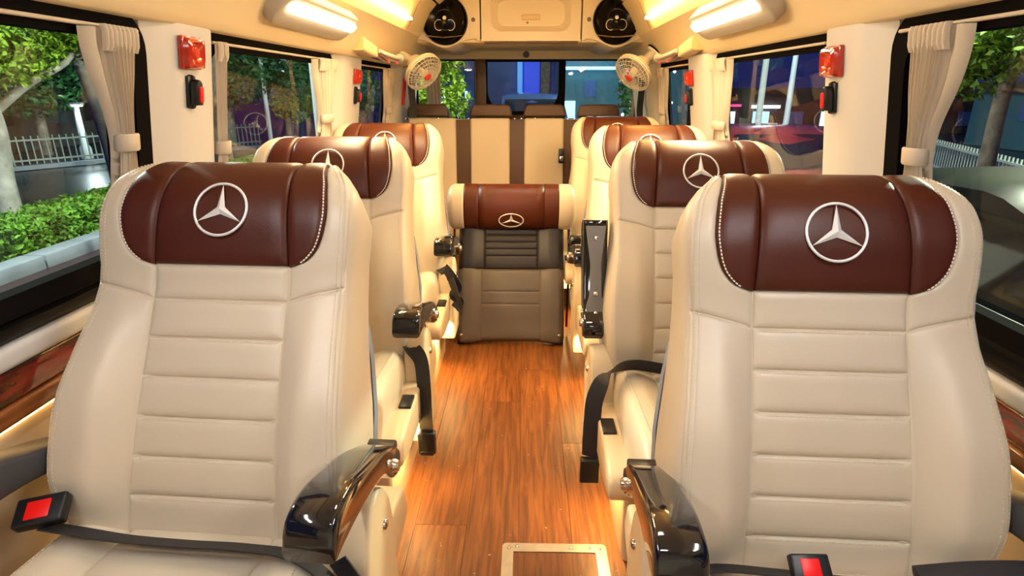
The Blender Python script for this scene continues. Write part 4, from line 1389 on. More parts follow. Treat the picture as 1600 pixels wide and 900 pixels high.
# ---- overhead cabinet with two speakers
YF = 3.60
oc = tag(empty('overhead_cabinet', (0.025, YF, 1.437)), 'cream overhead cabinet across the rear above the back window', 'cabinet')
def cab_poly():
    # front outline in (x, z): wavy lower edge under each speaker
    pts = []
    for i in range(61):
        x = -0.682 + 1.364 * i / 60
        z = 0.0
        for xc in (-0.497, 0.487):
            z -= 0.050 * math.exp(-((x - xc) / 0.095) ** 2)
        if abs(x) > 0.30: z += 0.016
        pts.append((x, z))
    return pts + [(0.640, 0.10), (0.57, 0.19), (0.50, 0.255), (-0.50, 0.255), (-0.57, 0.19), (-0.640, 0.10)]
SPK = {-1: -0.492, 1: 0.484}
def spk_face():
    V, F = [], []
for sg in (-1, 1):
    poly = [p for p in cab_poly() if (p[0] * sg) > 0.292]
    xi = sg * 0.292
    lower = sorted([p for p in poly if p[1] < 0.09], key=lambda p: p[0] * sg)
    upper = sorted([p for p in poly if p[1] >= 0.09], key=lambda p: -p[0] * sg)
    outl = [(xi, 0.016)] + lower + upper + [(xi, 0.255)]
    sw = add('speaker_panel', prism_mesh('speaker_panel', outl, 'y', 0.0, 0.76, 'cabinet_white', 0.006, 2), oc)
    k_ = lathe_mesh('panel_screw', [(0, -0.004), (0.008, -0.003), (0.012, 0.0), (0.012, 0.003)], 'bracket_grey', 'y', 16)
    add('panel_screw', k_, sw, (sg * 0.330, -0.001, 0.115))
body = add('body', box_mesh('body', (-0.288, 0.050, 0.004), (0.288, 0.76, 0.255), 'cabinet_white', 0.004), oc)
add('underside', box_mesh('underside', (-0.66, 0.02, -0.004), (0.66, 0.78, 0.016), 'ceiling_cloth', 0.004), oc)
# door with a dished panel
V, F = [], []
n_ = 5
rings = [([(-0.284, 0.002), (0.284, 0.002), (0.284, 0.252), (-0.284, 0.252)], 0), ]
out = [(p[0], p[1] + 0.127) for p in rrect(0.568, 0.250, 0.004, 5)]
mid = [(p[0], p[1] + 0.150) for p in rrect(0.456, 0.195, 0.060, 5)]
inn = [(p[0], p[1] + 0.152) for p in rrect(0.385, 0.135, 0.045, 5)]
lv = [(out, 0.012), (out, -0.004), (mid, -0.004), (inn, 0.045)]
for rg, y in lv:
    V += [(x, y, z) for x, z in rg]
k = len(out)
F = grid_faces(len(lv), k, True) + [tuple((len(lv) - 1) * k + j for j in range(k))]
me = mesh_data('door', V, F, 'cabinet_white', True); fix_normals(me); me.set_sharp_from_angle(angle=math.radians(20))
dr = add('door', me, oc)
add('latch', box_mesh('latch', (-0.052, 0.028, 0.118), (0.052, 0.047, 0.146), 'cream_plastic', 0.004, 2), dr)
add('keyhole', lathe_mesh('keyhole', [(0, -0.004), (0.006, -0.003), (0.007, 0.004)], 'bracket_grey', 'y', 12), dr, (-0.02, 0.043, 0.104))
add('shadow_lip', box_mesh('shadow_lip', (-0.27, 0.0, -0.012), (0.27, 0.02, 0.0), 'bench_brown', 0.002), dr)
for sg, nm in ((-1, 'left'), (1, 'right')):
    s = tag(empty('speaker', (0.025 + SPK[sg], YF - 0.002, 1.437 + 0.112)), 'glossy black round speaker at the %s end of the rear cabinet' % nm, 'speaker', 'round speakers in the rear cabinet')
    R_ = 0.131
    add('rim', lathe_mesh('rim', [(R_ - 0.016, 0.01), (R_ - 0.012, -0.016), (R_ - 0.004, -0.020), (R_, -0.012), (R_ + 0.002, 0.006)], 'speaker_black', 'y', 48, 'sp_rim'), s)
    add('cone', lathe_mesh('cone', [(R_ - 0.010, -0.012), (R_ - 0.018, -0.030), (R_ - 0.026, -0.034), (R_ - 0.040, -0.026), (0.060, -0.007), (0.050, -0.006), (0.040, -0.010), (0.0, -0.016)], 'speaker_black', 'y', 48, 'sp_cone'), s)
    add('badge', lathe_mesh('badge', [(0, -0.004), (0.010, -0.003), (0.012, 0.004)], 'silver', 'y', 16, 'sp_badge'), s, (0.0, -0.014, 0.012))
    for q in (-1, 1):
        arc = [(q * 0.032 + q * 0.026 * math.cos(a_), -0.014, -0.026 + 0.028 * math.sin(a_)) for a_ in np.linspace(-2.0, 2.0, 18)]
        add('badge_arc', tube_mesh('badge_arc', arc, 0.0018, 'silver', 6, up=(0, 1, 0)), s)
    bar = [(x, -0.034 - 0.004 * math.cos(x * 10), -0.082 - 0.010 * math.cos(x / 0.11 * PI / 2)) for x in np.linspace(-0.108, 0.108, 24)]
    add('bar', tube_mesh('bar', bar, 0.003, 'chrome', 6), s)

# ---- fans
def fan(side, loc, label, yaw):
    t = tag(empty('cabin_fan', loc), label, 'fan', 'small clip-on cabin fans at the rear corners')
    t.rotation_euler = (0, 0, 0)
    head = empty('tmp'); bpy.data.objects.remove(head)
    R_ = 0.108
    rot = Vector((side * -0.62, -0.48, -0.62)).normalized().to_track_quat('-Y', 'Z').to_euler()
    g = add('hub', lathe_mesh('hub', [(0, -0.020), (0.020, -0.018), (0.026, 0.0), (0.024, 0.02), (0, 0.02)], 'fan_white', 'y', 18, 'fan_hub'), t, (0, 0, 0), rot)
    # cage rings and spokes
    def cage(sgn, depth, nm):
        V, F = [], []
        def add_tube(path, r_, closed):
            nonlocal V, F
            base = len(V)
            pth = [Vector(p) for p in path]; n_ = len(pth)
            for i, p in enumerate(pth):
                tt = (pth[(i + 1) % n_] - pth[i - 1]) if closed else (pth[min(i + 1, n_ - 1)] - pth[max(i - 1, 0)])
                tt.normalize(); s_ = tt.cross(Vector((0, 1, 0.01))).normalized(); u_ = s_.cross(tt)
                for j in range(5):
                    a_ = 2 * PI * j / 5
                    V.append(p + s_ * r_ * math.cos(a_) + u_ * r_ * math.sin(a_))
            for i in range(n_ if closed else n_ - 1):
                i2 = (i + 1) % n_
                for j in range(5):
                    F.append((base + i * 5 + j, base + i * 5 + (j + 1) % 5, base + i2 * 5 + (j + 1) % 5, base + i2 * 5 + j))
        for f in (1.0, 0.88, 0.72, 0.55, 0.38):
            y = -depth * math.sqrt(max(0, 1 - (f * 0.97) ** 2)) * sgn
            add_tube([(R_ * f * math.cos(a_), y, R_ * f * math.sin(a_)) for a_ in np.linspace(0, 2 * PI, 32, endpoint=False)], 0.0034 if f == 1.0 else 0.0012, True)
        for q in range(30):
            a_ = 2 * PI * q / 30
            add_tube([(R_ * f * math.cos(a_ + 0.25 * f), -depth * math.sqrt(max(0, 1 - (f * 0.97) ** 2)) * sgn, R_ * f * math.sin(a_ + 0.25 * f)) for f in (0.22, 0.4, 0.6, 0.8, 1.0)], 0.0010, False)
        me_ = mesh_data(nm, V, F, 'fan_white', True)
        return me_
    if 'cageF' not in CACHE:
        CACHE['cageF'] = cage(1, 0.045, 'cage_front'); CACHE['cageB'] = cage(-1, 0.055, 'cage_back')
    add('cage_front', CACHE['cageF'], g); add('cage_back', CACHE['cageB'], g)
    add('rim_band', lathe_mesh('rim_band', [(R_ + 0.001, -0.006), (R_ + 0.004, -0.006), (R_ + 0.004, 0.006), (R_ + 0.001, 0.006), (R_ + 0.001, -0.006)], 'fan_white', 'y', 40, 'fan_rim'), g)
    add('red_badge', lathe_mesh('red_badge', [(0, -0.050), (0.018, -0.049), (0.022, -0.044), (0.0, -0.043)], 'fan_red', 'y', 18, 'fan_badge'), g, label='red centre badge')
    for q in range(3):
        V = []
        for i in range(7):
            f = i / 6
            for j in range(5):
                h = (j / 4 - 0.5)
                ang = q * 2 * PI / 3 + h * (0.5 + 0.7 * f)
                rr_ = 0.022 + 0.068 * f
                V.append((rr_ * math.cos(ang), 0.018 * h * 2, rr_ * math.sin(ang)))
        add('blade', mesh_data('blade', V, grid_faces(7, 5), 'blade_grey', True, ('blade', q)), g)
    add('motor', lathe_mesh('motor', [(0, 0.105), (0.025, 0.104), (0.042, 0.095), (0.048, 0.07), (0.050, 0.05), (0.046, 0.045), (0, 0.045)], 'fan_white', 'y', 24, 'fan_motor'), g)
    # wall bracket
    wx_ = side * (0.735 + BASE[side] - 0.83) - loc[0]
    p0 = Vector((wx_, 0.075, 0.105)); m_ = rot.to_matrix() @ Vector((0, 0.095, 0))
    path = spline([tuple(p0), tuple(p0 * 0.75 + m_ * 0.25 + Vector((0, 0, 0.012))), tuple(m_)], 6)
    arm_ = add('bracket', sweep_mesh('bracket', path, rrect(0.052, 0.034, 0.010, 3), 'fan_white'), t)
    pl = lathe_mesh('wall_plate', [(0, -0.010), (0.052, -0.010), (0.056, -0.004), (0.056, 0.006)], 'fan_white', 'z', 28)
    q_ = Vector((-side * math.sin(math.radians(41)), 0, -math.cos(math.radians(41)))).to_track_quat('-Z', 'Y').to_euler()
    add('wall_plate', pl, t, p0, q_)
    add('gasket', lathe_mesh('gasket', [(0.050, 0.0), (0.060, 0.0), (0.060, 0.008), (0.05, 0.008)], 'rubber_black', 'z', 28), t, p0, q_)
    return t
fan(-1, (-0.570, 3.40, 1.268), 'white caged fan with red badge in the rear left corner', 0)
fan(1, (0.590, 3.40, 1.262), 'white caged fan with red badge in the rear right corner', 0)

# ---- hanging rear belts
def rear_belt(side, y, label, dx):
    t = tag(empty('seat_belt'), label, 'seat belt', 'black shoulder belts hanging at the rear corners')
    path = spline([(side * (0.735 + dx), y, 1.34), (side * (0.742 + dx), y + 0.02, 1.20), (side * (0.74 + dx), y + 0.03, 1.05), (side * (0.752 + dx), y + 0.02, 0.93)], 6)
    add('strap', strap_mesh('strap', path, 0.042, [(1, 0.3, 0)] * len(path)), t)
    add('anchor', box_mesh('anchor', (-0.026, -0.012, -0.03), (0.026, 0.012, 0.03), 'black_plastic', 0.006, 2), t, (side * (0.75 + dx), y + 0.02, 0.92))
    add('guide', box_mesh('guide', (-0.026, -0.012, -0.02), (0.026, 0.012, 0.02), 'black_plastic', 0.006, 2), t, (side * (0.735 + dx), y, 1.34))
rear_belt(-1, 3.80, 'black shoulder belt hanging behind the left fan', -0.02)
rear_belt(1, 3.80, 'black shoulder belt hanging behind the right fan', -0.02)
p, r = pillar_frame(-1, 3.87, 1.17)
t = tag(empty('red_hammer', p), 'slim red hammer on the left rear corner post', 'hammer'); t.rotation_euler = r
add('handle', prism_mesh('handle', spline([(-0.012, -0.09), (-0.014, 0.0), (-0.02, 0.05), (0.02, 0.05), (0.014, 0.0), (0.012, -0.09)], 3), 'y', 0.0, 0.018, 'hammer_red', 0.005, 2), t)
add('head', box_mesh('head', (-0.035, 0.0, 0.05), (0.035, 0.022, 0.075), 'hammer_red', 0.006, 2), t)
# ================================================================== OUTSIDE (a street at night)
GZ = -0.70
g = struct(add('ground', box_mesh('ground', (-60, -20, GZ - 0.3), (60, 90, GZ - 0.02), 'asphalt')))
lb = struct(add('lay_by', box_mesh('lay_by', (-5.30, -6, GZ - 0.02), (8.5, 60, GZ), 'lay_by')))

# kerb of single stones
kerb = struct(empty('kerb'))
ks = box_mesh('kerb_stone', (-0.13, -0.49, 0), (0.13, 0.49, 0.16), 'kerb_stone', 0.015, 2)
for i in range(26):
    add('kerb_stone', ks, kerb, (-5.42, 0.5 + i * 1.0, GZ - 0.01))

def leaf_cloud(name, n, sampler, size, material, parent=None, seed=1, aspect=0.5):
    rng = random.Random(seed)
    V, F = [], []
    for i in range(n):
        c = Vector(sampler(rng))
        d = Vector((rng.gauss(0, 1), rng.gauss(0, 1), rng.gauss(0, 0.7))).normalized()
        e = d.cross(Vector((rng.gauss(0, 1), rng.gauss(0, 1), rng.gauss(0, 1)))).normalized()
        s = size * rng.uniform(0.6, 1.25)
        b = len(V)
        up = d.cross(e) * s * 0.12
        V += [c - d * s, c - e * s * aspect + up, c + d * s, c + e * s * aspect + up]
        F += [(b, b + 1, b + 2), (b, b + 2, b + 3)]
    o = add(name, mesh_data(name, V, F, material, False), parent)
    return o

def hedge(x0, x1, y0, y1, z0, z1, n, label, seed):
    t = tag(empty('hedge', ((x0 + x1) / 2, (y0 + y1) / 2, z0)), label, 'hedge')
    cx, cy = (x0 + x1) / 2, (y0 + y1) / 2
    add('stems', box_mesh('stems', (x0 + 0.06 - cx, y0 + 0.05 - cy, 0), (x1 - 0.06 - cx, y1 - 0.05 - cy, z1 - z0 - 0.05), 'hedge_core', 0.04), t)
    def smp(r):
        f = r.random()
        if f < 0.50: return (r.uniform(x0, x1) - cx, r.uniform(y0, y1) - cy, z1 - z0 + r.gauss(0, 0.025))
        return ((x1 if f < 0.9 else x0) + r.gauss(0, 0.025) - cx, r.uniform(y0, y1) - cy, r.uniform(0, z1 - z0))
    lf = leaf_cloud('leaves', n, smp, 0.042, 'leaf_hedge', t, seed); lf['kind'] = 'stuff'
hedge(-6.25, -5.62, 1.5, 13, GZ + 0.05, -0.25, 15000, 'clipped green hedge along the white kerb outside the left window', 3)
hedge(-7.0, -6.5, 3.5, 12, GZ + 0.0, -0.38, 5000, 'second low hedge behind the first, along the street on the left', 4)

def tree(name, label, base, path, r0, r1, crowns, leafmat, nleaf, lsize, seed, barkm='bark', branches=()):
    t = tag(empty(name, base), label, 'tree', 'street trees outside the windows')
    sp = spline(path, 5)
    k = len(sp)
    add('trunk', sweep_mesh('trunk', sp, circ(1.0, 10), barkm, scale=[r0 + (r1 - r0) * i / (k - 1) for i in range(k)], up=(0, 1, 0.1)), t)
    for bp, b0, b1 in branches:
        s2 = spline(bp, 4)
        add('branch', sweep_mesh('branch', s2, circ(1.0, 8), barkm, scale=[b0 + (b1 - b0) * i / (len(s2) - 1) for i in range(len(s2))], up=(0, 1, 0.1)), t)
    tot = sum(c[1][0] * c[1][1] * c[1][2] for c in crowns)
    def smp(r):
        q = r.random() * tot
        for c, rad in crowns:
            q -= rad[0] * rad[1] * rad[2]
            if q <= 0: break
        v = Vector((r.gauss(0, 1), r.gauss(0, 1), r.gauss(0, 1))).normalized() * (r.random() ** 0.45)
        return (c[0] + v.x * rad[0], c[1] + v.y * rad[1], c[2] + v.z * rad[2])
    lf = leaf_cloud('foliage', nleaf, smp, lsize, leafmat, t, seed); lf['kind'] = 'stuff'
    return t

# near left tree: trunk in the hedge, long bough rising to the right
tree('street_tree', 'pale-trunked tree growing in the hedge outside the left front window', (-6.35, 6.9, GZ),
     [(0, 0, 0), (0.03, -0.02, 0.8), (0.10, 0.0, 1.35), (0.05, 0.05, 1.75)], 0.125, 0.085,
     [((0.2, -0.1, 2.30), (0.75, 0.9, 0.42)), ((0.1, 0.6, 2.75), (1.0, 1.2, 0.55)), ((-0.3, -0.3, 1.95), (0.5, 0.45, 0.25)), ((0.6, 1.2, 2.75), (0.8, 0.9, 0.5))],
     'leaf_bright', 11000, 0.055, 11, 'bark_pale',
     [([(0.05, 0.05, 1.60), (0.35, 0.35, 1.95), (0.55, 0.75, 2.20), (0.62, 1.05, 2.55)], 0.055, 0.03), ([(0.06, 0.03, 1.6), (-0.2, -0.3, 2.0), (-0.5, -0.7, 2.6)], 0.06, 0.03)])
tree('street_tree', 'slim pale tree standing beyond the bough outside the left front window', (-7.6, 10.4, GZ),
     [(0.25, 0, 0), (0.18, 0, 1.2), (0.0, 0, 2.4), (-0.10, 0, 3.6), (-0.1, 0, 4.6)], 0.17, 0.09,
     [((-0.3, -0.3, 2.9), (1.2, 1.0, 0.7)), ((0.6, 1.0, 2.7), (0.8, 0.9, 0.8)), ((0.2, 0.2, 3.6), (1.4, 1.4, 0.7))], 'leaf_dark', 8000, 0.060, 12, 'bark_pale',
     [([(0.0, 0, 2.4), (0.35, 0.3, 2.8), (0.5, 0.6, 3.4)], 0.07, 0.03)])
tree('street_tree', 'dark leafy tree outside the left middle window, thick brown trunk', (-6.6, 12.7, GZ),
     [(0, 0, 0), (0.03, 0, 1.2), (0.14, 0, 2.6), (0.30, 0, 4.2)], 0.20, 0.14,
     [((0.9, 1.6, 2.3), (0.7, 1.2, 0.75)), ((0.9, 2.2, 3.2), (1.2, 1.5, 0.8)), ((0.0, 1.0, 2.8), (0.6, 1.0, 0.6))], 'leaf_dark', 9000, 0.065, 13)
tree('street_tree', 'bright young tree behind the fence outside the left middle window', (-6.3, 15.6, GZ),
     [(0, 0, 0), (0.05, 0, 1.0), (0.0, 0, 2.4)], 0.09, 0.06,
     [((0.2, 0.2, 1.5), (0.6, 0.7, 0.5)), ((0.4, 0.3, 2.3), (0.8, 0.9, 0.7)), ((-0.4, 0.6, 3.2), (1.1, 1.0, 0.7))], 'leaf_bright', 7000, 0.060, 14)
tree('street_tree', 'tall dark tree closing the view of the left middle window', (-5.8, 18.5, GZ),
     [(0, 0, 0), (0.0, 0, 1.4), (0.1, 0, 3.4)], 0.16, 0.10,
     [((0.2, 0.3, 1.8), (1.1, 1.2, 0.9)), ((0.5, 0.5, 3.3), (1.4, 1.5, 1.1))], 'leaf_dark', 8000, 0.075, 15)
tree('street_tree', 'green tree seen through the left rear pane', (-1.55, 8.6, GZ),
     [(0, 0, 0), (0.05, 0, 1.0), (0.0, 0, 2.1)], 0.08, 0.05,
     [((0.15, 0.1, 1.75), (0.62, 0.5, 0.55)), ((0.1, 0.2, 2.5), (0.7, 0.6, 0.5))], 'leaf_bright', 5200, 0.050, 16)
tree('street_tree', 'bright green tree outside the right front window, leaves lit from above', (5.6, 7.2, GZ),
     [(0, 0, 0), (-0.03, 0, 1.0), (-0.05, 0, 1.8), (0.05, 0, 2.6)], 0.10, 0.07,
     [((0.1, -0.2, 2.45), (0.9, 1.2, 0.45)), ((0.4, -0.9, 2.6), (0.7, 0.9, 0.4)), ((-0.3, 0.5, 2.1), (0.5, 0.8, 0.4)), ((0.4, 0.2, 3.0), (1.1, 1.4, 0.5))], 'leaf_bright', 10000, 0.058, 17)
tree('street_tree', 'small tree with pinkish lights seen through the right rear pane', (1.75, 9.6, GZ),
     [(0, 0, 0), (0.0, 0, 1.0), (0.05, 0, 2.2)], 0.06, 0.04,
     [((0.1, 0.1, 1.9), (0.42, 0.5, 0.55)), ((-0.1, 0.1, 2.5), (0.4, 0.5, 0.3))], 'leaf_dark', 2600, 0.050, 18)

for i, (x, y, s_) in enumerate(((-10.5, 21.0, 1.0), (-8.2, 25.0, 1.1), (-13.5, 24.0, 1.2), (-14.5, 17.5, 0.9))):
    tree('background_tree', ('dark background tree above the fence, seen through the left middle window', 'farthest dark background tree, right of the others in the left middle window',
         'wide dark background tree behind the low grey building', 'dark background tree at the left end of the fence')[i], (x, y, GZ),
         [(0, 0, 0), (0.05, 0, 1.2), (0.0, 0, 3.0)], 0.16, 0.10,
         [((0, 0, 2.4 * s_), (1.9 * s_, 1.9 * s_, 1.2 * s_)), ((0.6, 0.3, 3.9 * s_), (1.9 * s_, 1.9 * s_, 1.2 * s_))], 'leaf_dark', 5500, 0.12, 30 + i)
fl = [o for o in COL.objects if o.name.startswith('street_tree') and 'pinkish' in o.get('label', '')][0]
rng = random.Random(5)
fb = lathe_mesh('fairy_light', [(0, 0.022), (0.016, 0.016), (0.022, 0), (0.016, -0.016), (0, -0.022)], 'lit_white', 'z', 8)
fp = lathe_mesh('fairy_light', [(0, 0.022), (0.016, 0.016), (0.022, 0), (0.016, -0.016), (0, -0.022)], 'lit_pink', 'z', 8)
for i in range(16):
    add('fairy_light', fb if i % 3 else fp, fl, (rng.uniform(-0.40, 0.50), rng.uniform(-0.55, -0.2), rng.uniform(1.35, 2.5)))

# fence beyond the street on the left
def fence(x0, y0, x1, y1, n, label):
    t = tag(empty('fence', (x0, y0, GZ)), label, 'fence')
    d = Vector((x1 - x0, y1 - y0, 0))
    ang = math.atan2(d.y, d.x)
    t.rotation_euler = (0, 0, ang)
    L_ = d.length
    pk = box_mesh('picket', (-0.014, -0.012, 0.12), (0.014, 0.012, 0.80), 'fence_metal', key='picket')
    for i in range(n):
        add('picket', pk, t, (L_ * (i + 0.5) / n, 0, 0))
    for z in (0.22, 0.70):
        add('rail', box_mesh('rail', (0, -0.02, z - 0.02), (L_, 0.02, z + 0.02), 'fence_metal'), t)
    add('plinth', box_mesh('plinth', (0, -0.08, 0), (L_, 0.08, 0.10), 'kerb_stone'), t)
fence(-13.5, 12.0, -9.0, 20.0, 60, 'pale picket fence across the street on the left')
fence(7.5, 8.0, 9.5, 14.0, 40, 'pale picket fence behind the cars on the right')

# buildings
def building(name, label, lo, hi, wallm, openings, roof=0.3):
    cx, cy = (lo[0] + hi[0]) / 2, (lo[1] + hi[1]) / 2
    t = tag(empty(name, (cx, cy, lo[2])), label, 'building')
    f = lambda p: (p[0] - cx, p[1] - cy, p[2] - lo[2])
    add('wall', box_mesh('wall', f(lo), f(hi), wallm), t)
    add('roof', box_mesh('roof', f((lo[0] - 0.3, lo[1] - 0.3, hi[2])), f((hi[0] + 0.3, hi[1] + 0.3, hi[2] + roof)), 'roof_dark'), t)
    for nm, a, b, m_ in openings:
        add(nm, box_mesh(nm, f(a), f(b), m_), t)
    return t
building('shop_building', 'low grey building with a dark roof beyond the street on the left', (-24, 16, GZ), (-16, 30, 1.3), 'render_wall',
         [('window', (-16.05, 17 + i * 2.2, 0.1), (-15.97, 18.3 + i * 2.2, 1.2), 'teal_wall' if i in (1, 4) else 'roof_dark') for i in range(6)])
building('white_block', 'pale blue-lit block outside the right front window', (16, 12, GZ), (22, 22, 1.1), 'teal_wall',
         [('window', (15.95, 12.6 + i * 1.6, 0.2), (16.02, 13.4 + i * 1.6, 0.75), 'lit_cyan' if i % 3 == 0 else 'blue_wall') for i in range(5)])
building('arcade_building', 'lit row of shops outside the right middle window', (8, 27, GZ), (26, 36, 0.95), 'roof_dark',
         [('window', (8.6 + i * 1.5, 26.95, -0.35), (9.3 + i * 1.5, 27.05, 0.25), ('lit_window', 'lit_cyan', 'blue_wall', 'lit_window', 'teal_wall')[i % 5]) for i in range(8)] +
         [('sign', (9.0, 26.85, 0.46), (9.5, 27.0, 0.56), 'lit_pink'), ('sign', (10.0, 26.85, 0.40), (11.2, 27.0, 0.52), 'lit_white')])
building('tower_block', 'tall blue-lit building behind the rear window', (-5, 30, GZ), (1.2, 36, 9.0), 'blue_wall',
         [('column', (-0.1, 29.7, GZ), (0.65, 30, 8.5), 'lit_blue'), ('column', (-0.42, 29.6, GZ), (-0.18, 30, 8.5), 'lit_column'), ('column', (0.72, 29.7, GZ), (1.15, 30, 8.5), 'bark'), ('column', (-3.8, 29.7, GZ), (-3.0, 30, 8.5), 'teal_wall')] +
         [('window', (-4.6 + 1.1 * i, 29.9, 0.4), (-4.0 + 1.1 * i, 30.02, 1.1), 'lit_window') for i in range(2)])
building('shop_house', 'teal shop house with bright windows behind the rear window', (1.3, 24, GZ), (6.4, 28, 4.0), 'teal_wall',
         [('window', (1.5 + 0.78 * i, 23.95, (0.1, 0.9, -0.2, 0.5, 1.1, 0.0)[i]), (1.95 + 0.78 * i, 24.02, (0.75, 1.5, 0.5, 1.3, 1.6, 0.6)[i]), ('lit_cyan', 'blue_wall', 'lit_white', 'roof_dark', 'lit_cyan', 'blue_wall')[i]) for i in range(6)] +
         [('awning', (1.3, 23.4, 1.9), (3.4, 24.0, 2.0), 'lit_cyan')])

# lamp posts
def lamp_post(loc, h, label, power=0.0, col=(0.8, 0.95, 1.0), arm=(0.5, 0, 0), rad=0.05):
    t = tag(empty('street_lamp', loc), label, 'street lamp', 'street lamps outside')
    add('pole', lathe_mesh('pole', [(rad * 1.6, 0), (rad * 1.5, 0.3), (rad, 0.4), (rad * 0.7, h)], 'pole_white', 'z', 14), t)
    A = Vector(arm)
    add('arm', tube_mesh('arm', [(0, 0, h - 0.03), tuple(A * 0.5 + Vector((0, 0, h + 0.05))), tuple(A + Vector((0, 0, h + 0.04)))], rad * 0.5, 'pole_white', 8, up=(0.1, 0.3, 1)), t)
    add('head', box_mesh('head', (-0.16, -0.08, -0.02), (0.16, 0.08, 0.05), 'pole_white', 0.02), t, A + Vector((0, 0, h + 0.03)))
    add('lens', box_mesh('lens', (-0.13, -0.06, -0.045), (0.13, 0.06, -0.02), 'street_lens', 0.01), t, A + Vector((0, 0, h + 0.03)))
    if power:
        li = bpy.data.lights.new('street_light', 'POINT'); li.energy = power * STREET; li.color = col; li.shadow_soft_size = 0.12
        lo = bpy.data.objects.new('street_light', li); COL.objects.link(lo); lo.parent = t; lo.location = A + Vector((0, 0, h - 0.10))
lamp_post((-12.6, 16.6, GZ), 1.45, 'low bright bollard lamp across the street on the left', 60, arm=(0.05, 0, 0), rad=0.10)
lamp_post((-4.3, 2.6, GZ), 4.6, 'unseen street lamp added to light the hedge and trees on the left', 330, (0.92, 1.0, 0.88), (-0.6, 1.6, 0))  # added out of view to brighten the left foliage
lamp_post((-5.9, 13.6, GZ), 5.2, 'street lamp on a white pole outside the left middle window', 380, (0.80, 1.0, 0.85), (-0.5, 0.6, 0))
lamp_post((7.4, 6.2, GZ), 4.9, 'street lamp added to light the bright tree on the right', 850, (0.95, 1.0, 0.75), (-0.9, 0.2, 0))  # added beyond the tree to light its leaves, head out of view
lamp_post((6.3, 16.4, GZ), 5.5, 'white lamp pole outside the right middle window, left of the two', 150, (0.7, 0.85, 1.0), (0.3, 0, 0), 0.09)
lamp_post((8.0, 18.6, GZ), 5.5, 'white lamp pole outside the right middle window, right of the two', 0, arm=(0.3, 0, 0), rad=0.09)
lamp_post((-2.3, 6.6, GZ), 3.9, 'street lamp above the tree behind the rear window', 95, (1.0, 0.95, 0.65), (0.9, 0.6, 0))
lamp_post((2.6, 15.0, GZ), 4.6, 'street lamp over the parked vehicle behind the van', 150, (0.6, 0.85, 1.0), (-1.0, -0.4, 0))

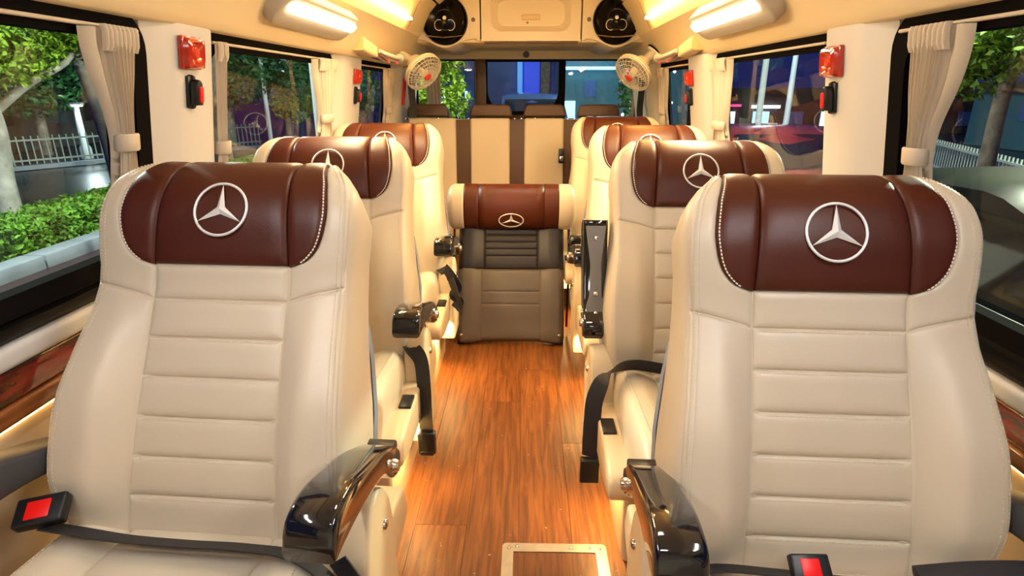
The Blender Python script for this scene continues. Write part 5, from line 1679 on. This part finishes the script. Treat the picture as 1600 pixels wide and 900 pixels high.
# vehicles
def car(loc, rz, label, bodym, Lh=2.2, Wh=0.88, H=1.45, boxy=False):
    t = tag(empty('parked_car', loc, rz), label, 'car', 'parked vehicles outside')
    if boxy:
        prof = [(-Lh, 0.35), (-Lh - 0.02, 0.75), (-Lh * 0.93, 1.02), (-Lh * 0.52, 1.10), (-Lh * 0.30, H - 0.06), (-Lh * 0.1, H), (Lh * 0.85, H - 0.02), (Lh * 0.97, 1.05), (Lh, 0.6), (Lh, 0.35)]
    else:
        prof = [(-Lh, 0.30), (-Lh - 0.02, 0.62), (-Lh * 0.9, 0.80), (-Lh * 0.45, 0.93), (-Lh * 0.10, H - 0.05), (Lh * 0.12, H), (Lh * 0.45, H - 0.06), (Lh * 0.78, 0.98), (Lh * 0.97, 0.92), (Lh, 0.6), (Lh, 0.30)]
    # loft across the width with tumblehome
    sp = spline(prof, 4)
    V = []
    st = [(-1, 0.92), (-0.97, 0.98), (-0.80, 1.0), (0, 1.012), (0.80, 1.0), (0.97, 0.98), (1, 0.92)]
    n = len(sp)
    for f, hs in st:
        for (u, z) in sp:
            tum = 1 - 0.20 * smoothstep(0.9, H, z)
            V.append((f * Wh * tum, u, 0.30 + (z - 0.30) * hs))
    F = grid_faces(len(st), n) + [tuple(range(n)), tuple((len(st) - 1) * n + j for j in range(n))]
    me_ = mesh_data('body', V, F, bodym, True); fix_normals(me_); me_.set_sharp_from_angle(angle=math.radians(50))
    add('body', me_, t)
    zg0, zg1 = (1.12, H - 0.10) if boxy else (0.97, H - 0.09)
    u0, u1 = (-Lh * 0.34, Lh * 0.80) if boxy else (-Lh * 0.26, Lh * 0.58)
    for sg in (-1, 1):
        for (a_, b_) in ((u0, (u0 + u1) / 2 - 0.04), ((u0 + u1) / 2 + 0.04, u1)):
            V = []
            for (u, z) in ((a_ + (0 if a_ != u0 else 0), zg0), (b_, zg0), (b_ - (0.25 if b_ == u1 else 0), zg1), (a_ + (0.30 if a_ == u0 else 0), zg1)):
                tum = 1 - 0.20 * smoothstep(0.9, H, z)
                V.append((sg * (Wh * tum + 0.004), u, z))
            add('side_window', mesh_data('side_window', V, [(0, 1, 2, 3)], 'car_glass', False), t)
    # windscreen
    za, ua, zb, ub = (1.13, -Lh * 0.50, H - 0.10, -Lh * 0.31) if boxy else (0.96, -Lh * 0.41, H - 0.08, -Lh * 0.12)
    V = [(-Wh * 0.80, ua - 0.03, za), (Wh * 0.80, ua - 0.03, za), (Wh * 0.70, ub - 0.03, zb), (-Wh * 0.70, ub - 0.03, zb)]
    add('windscreen', mesh_data('windscreen', V, [(0, 1, 2, 3)], 'car_glass', False), t)
    wl_ = lathe_mesh('wheel', [(0, -0.11), (0.18, -0.11), (0.20, -0.09), (0.31, -0.10), (0.33, -0.06), (0.33, 0.06), (0.31, 0.10), (0, 0.10)], 'tyre', 'x', 24, 'wheel')
    for sx in (-1, 1):
        for uy in (-0.62, 0.62):
            add('wheel', wl_, t, (sx * (Wh - 0.09), uy * Lh, 0.33))
        add('headlamp', box_mesh('headlamp', (-0.16, -0.03, -0.06), (0.16, 0.03, 0.06), 'lit_window' if boxy else 'chrome', 0.02), t, (sx * Wh * 0.72, -Lh + 0.02, 0.72))
    return t
car((2.75, 2.6, GZ), 0, 'black car parked close beside the right front window', 'car_black', 2.3, 0.9, 1.46)
car((3.25, 7.9, GZ), 0.03, 'red car parked outside the right middle window', 'car_red', 2.2, 0.88, 1.42)
car((0.15, 15.2, GZ), 0.0, 'dark blue vehicle facing the rear window, bonnet shining', 'car_blue', 2.3, 0.92, 1.76, True)
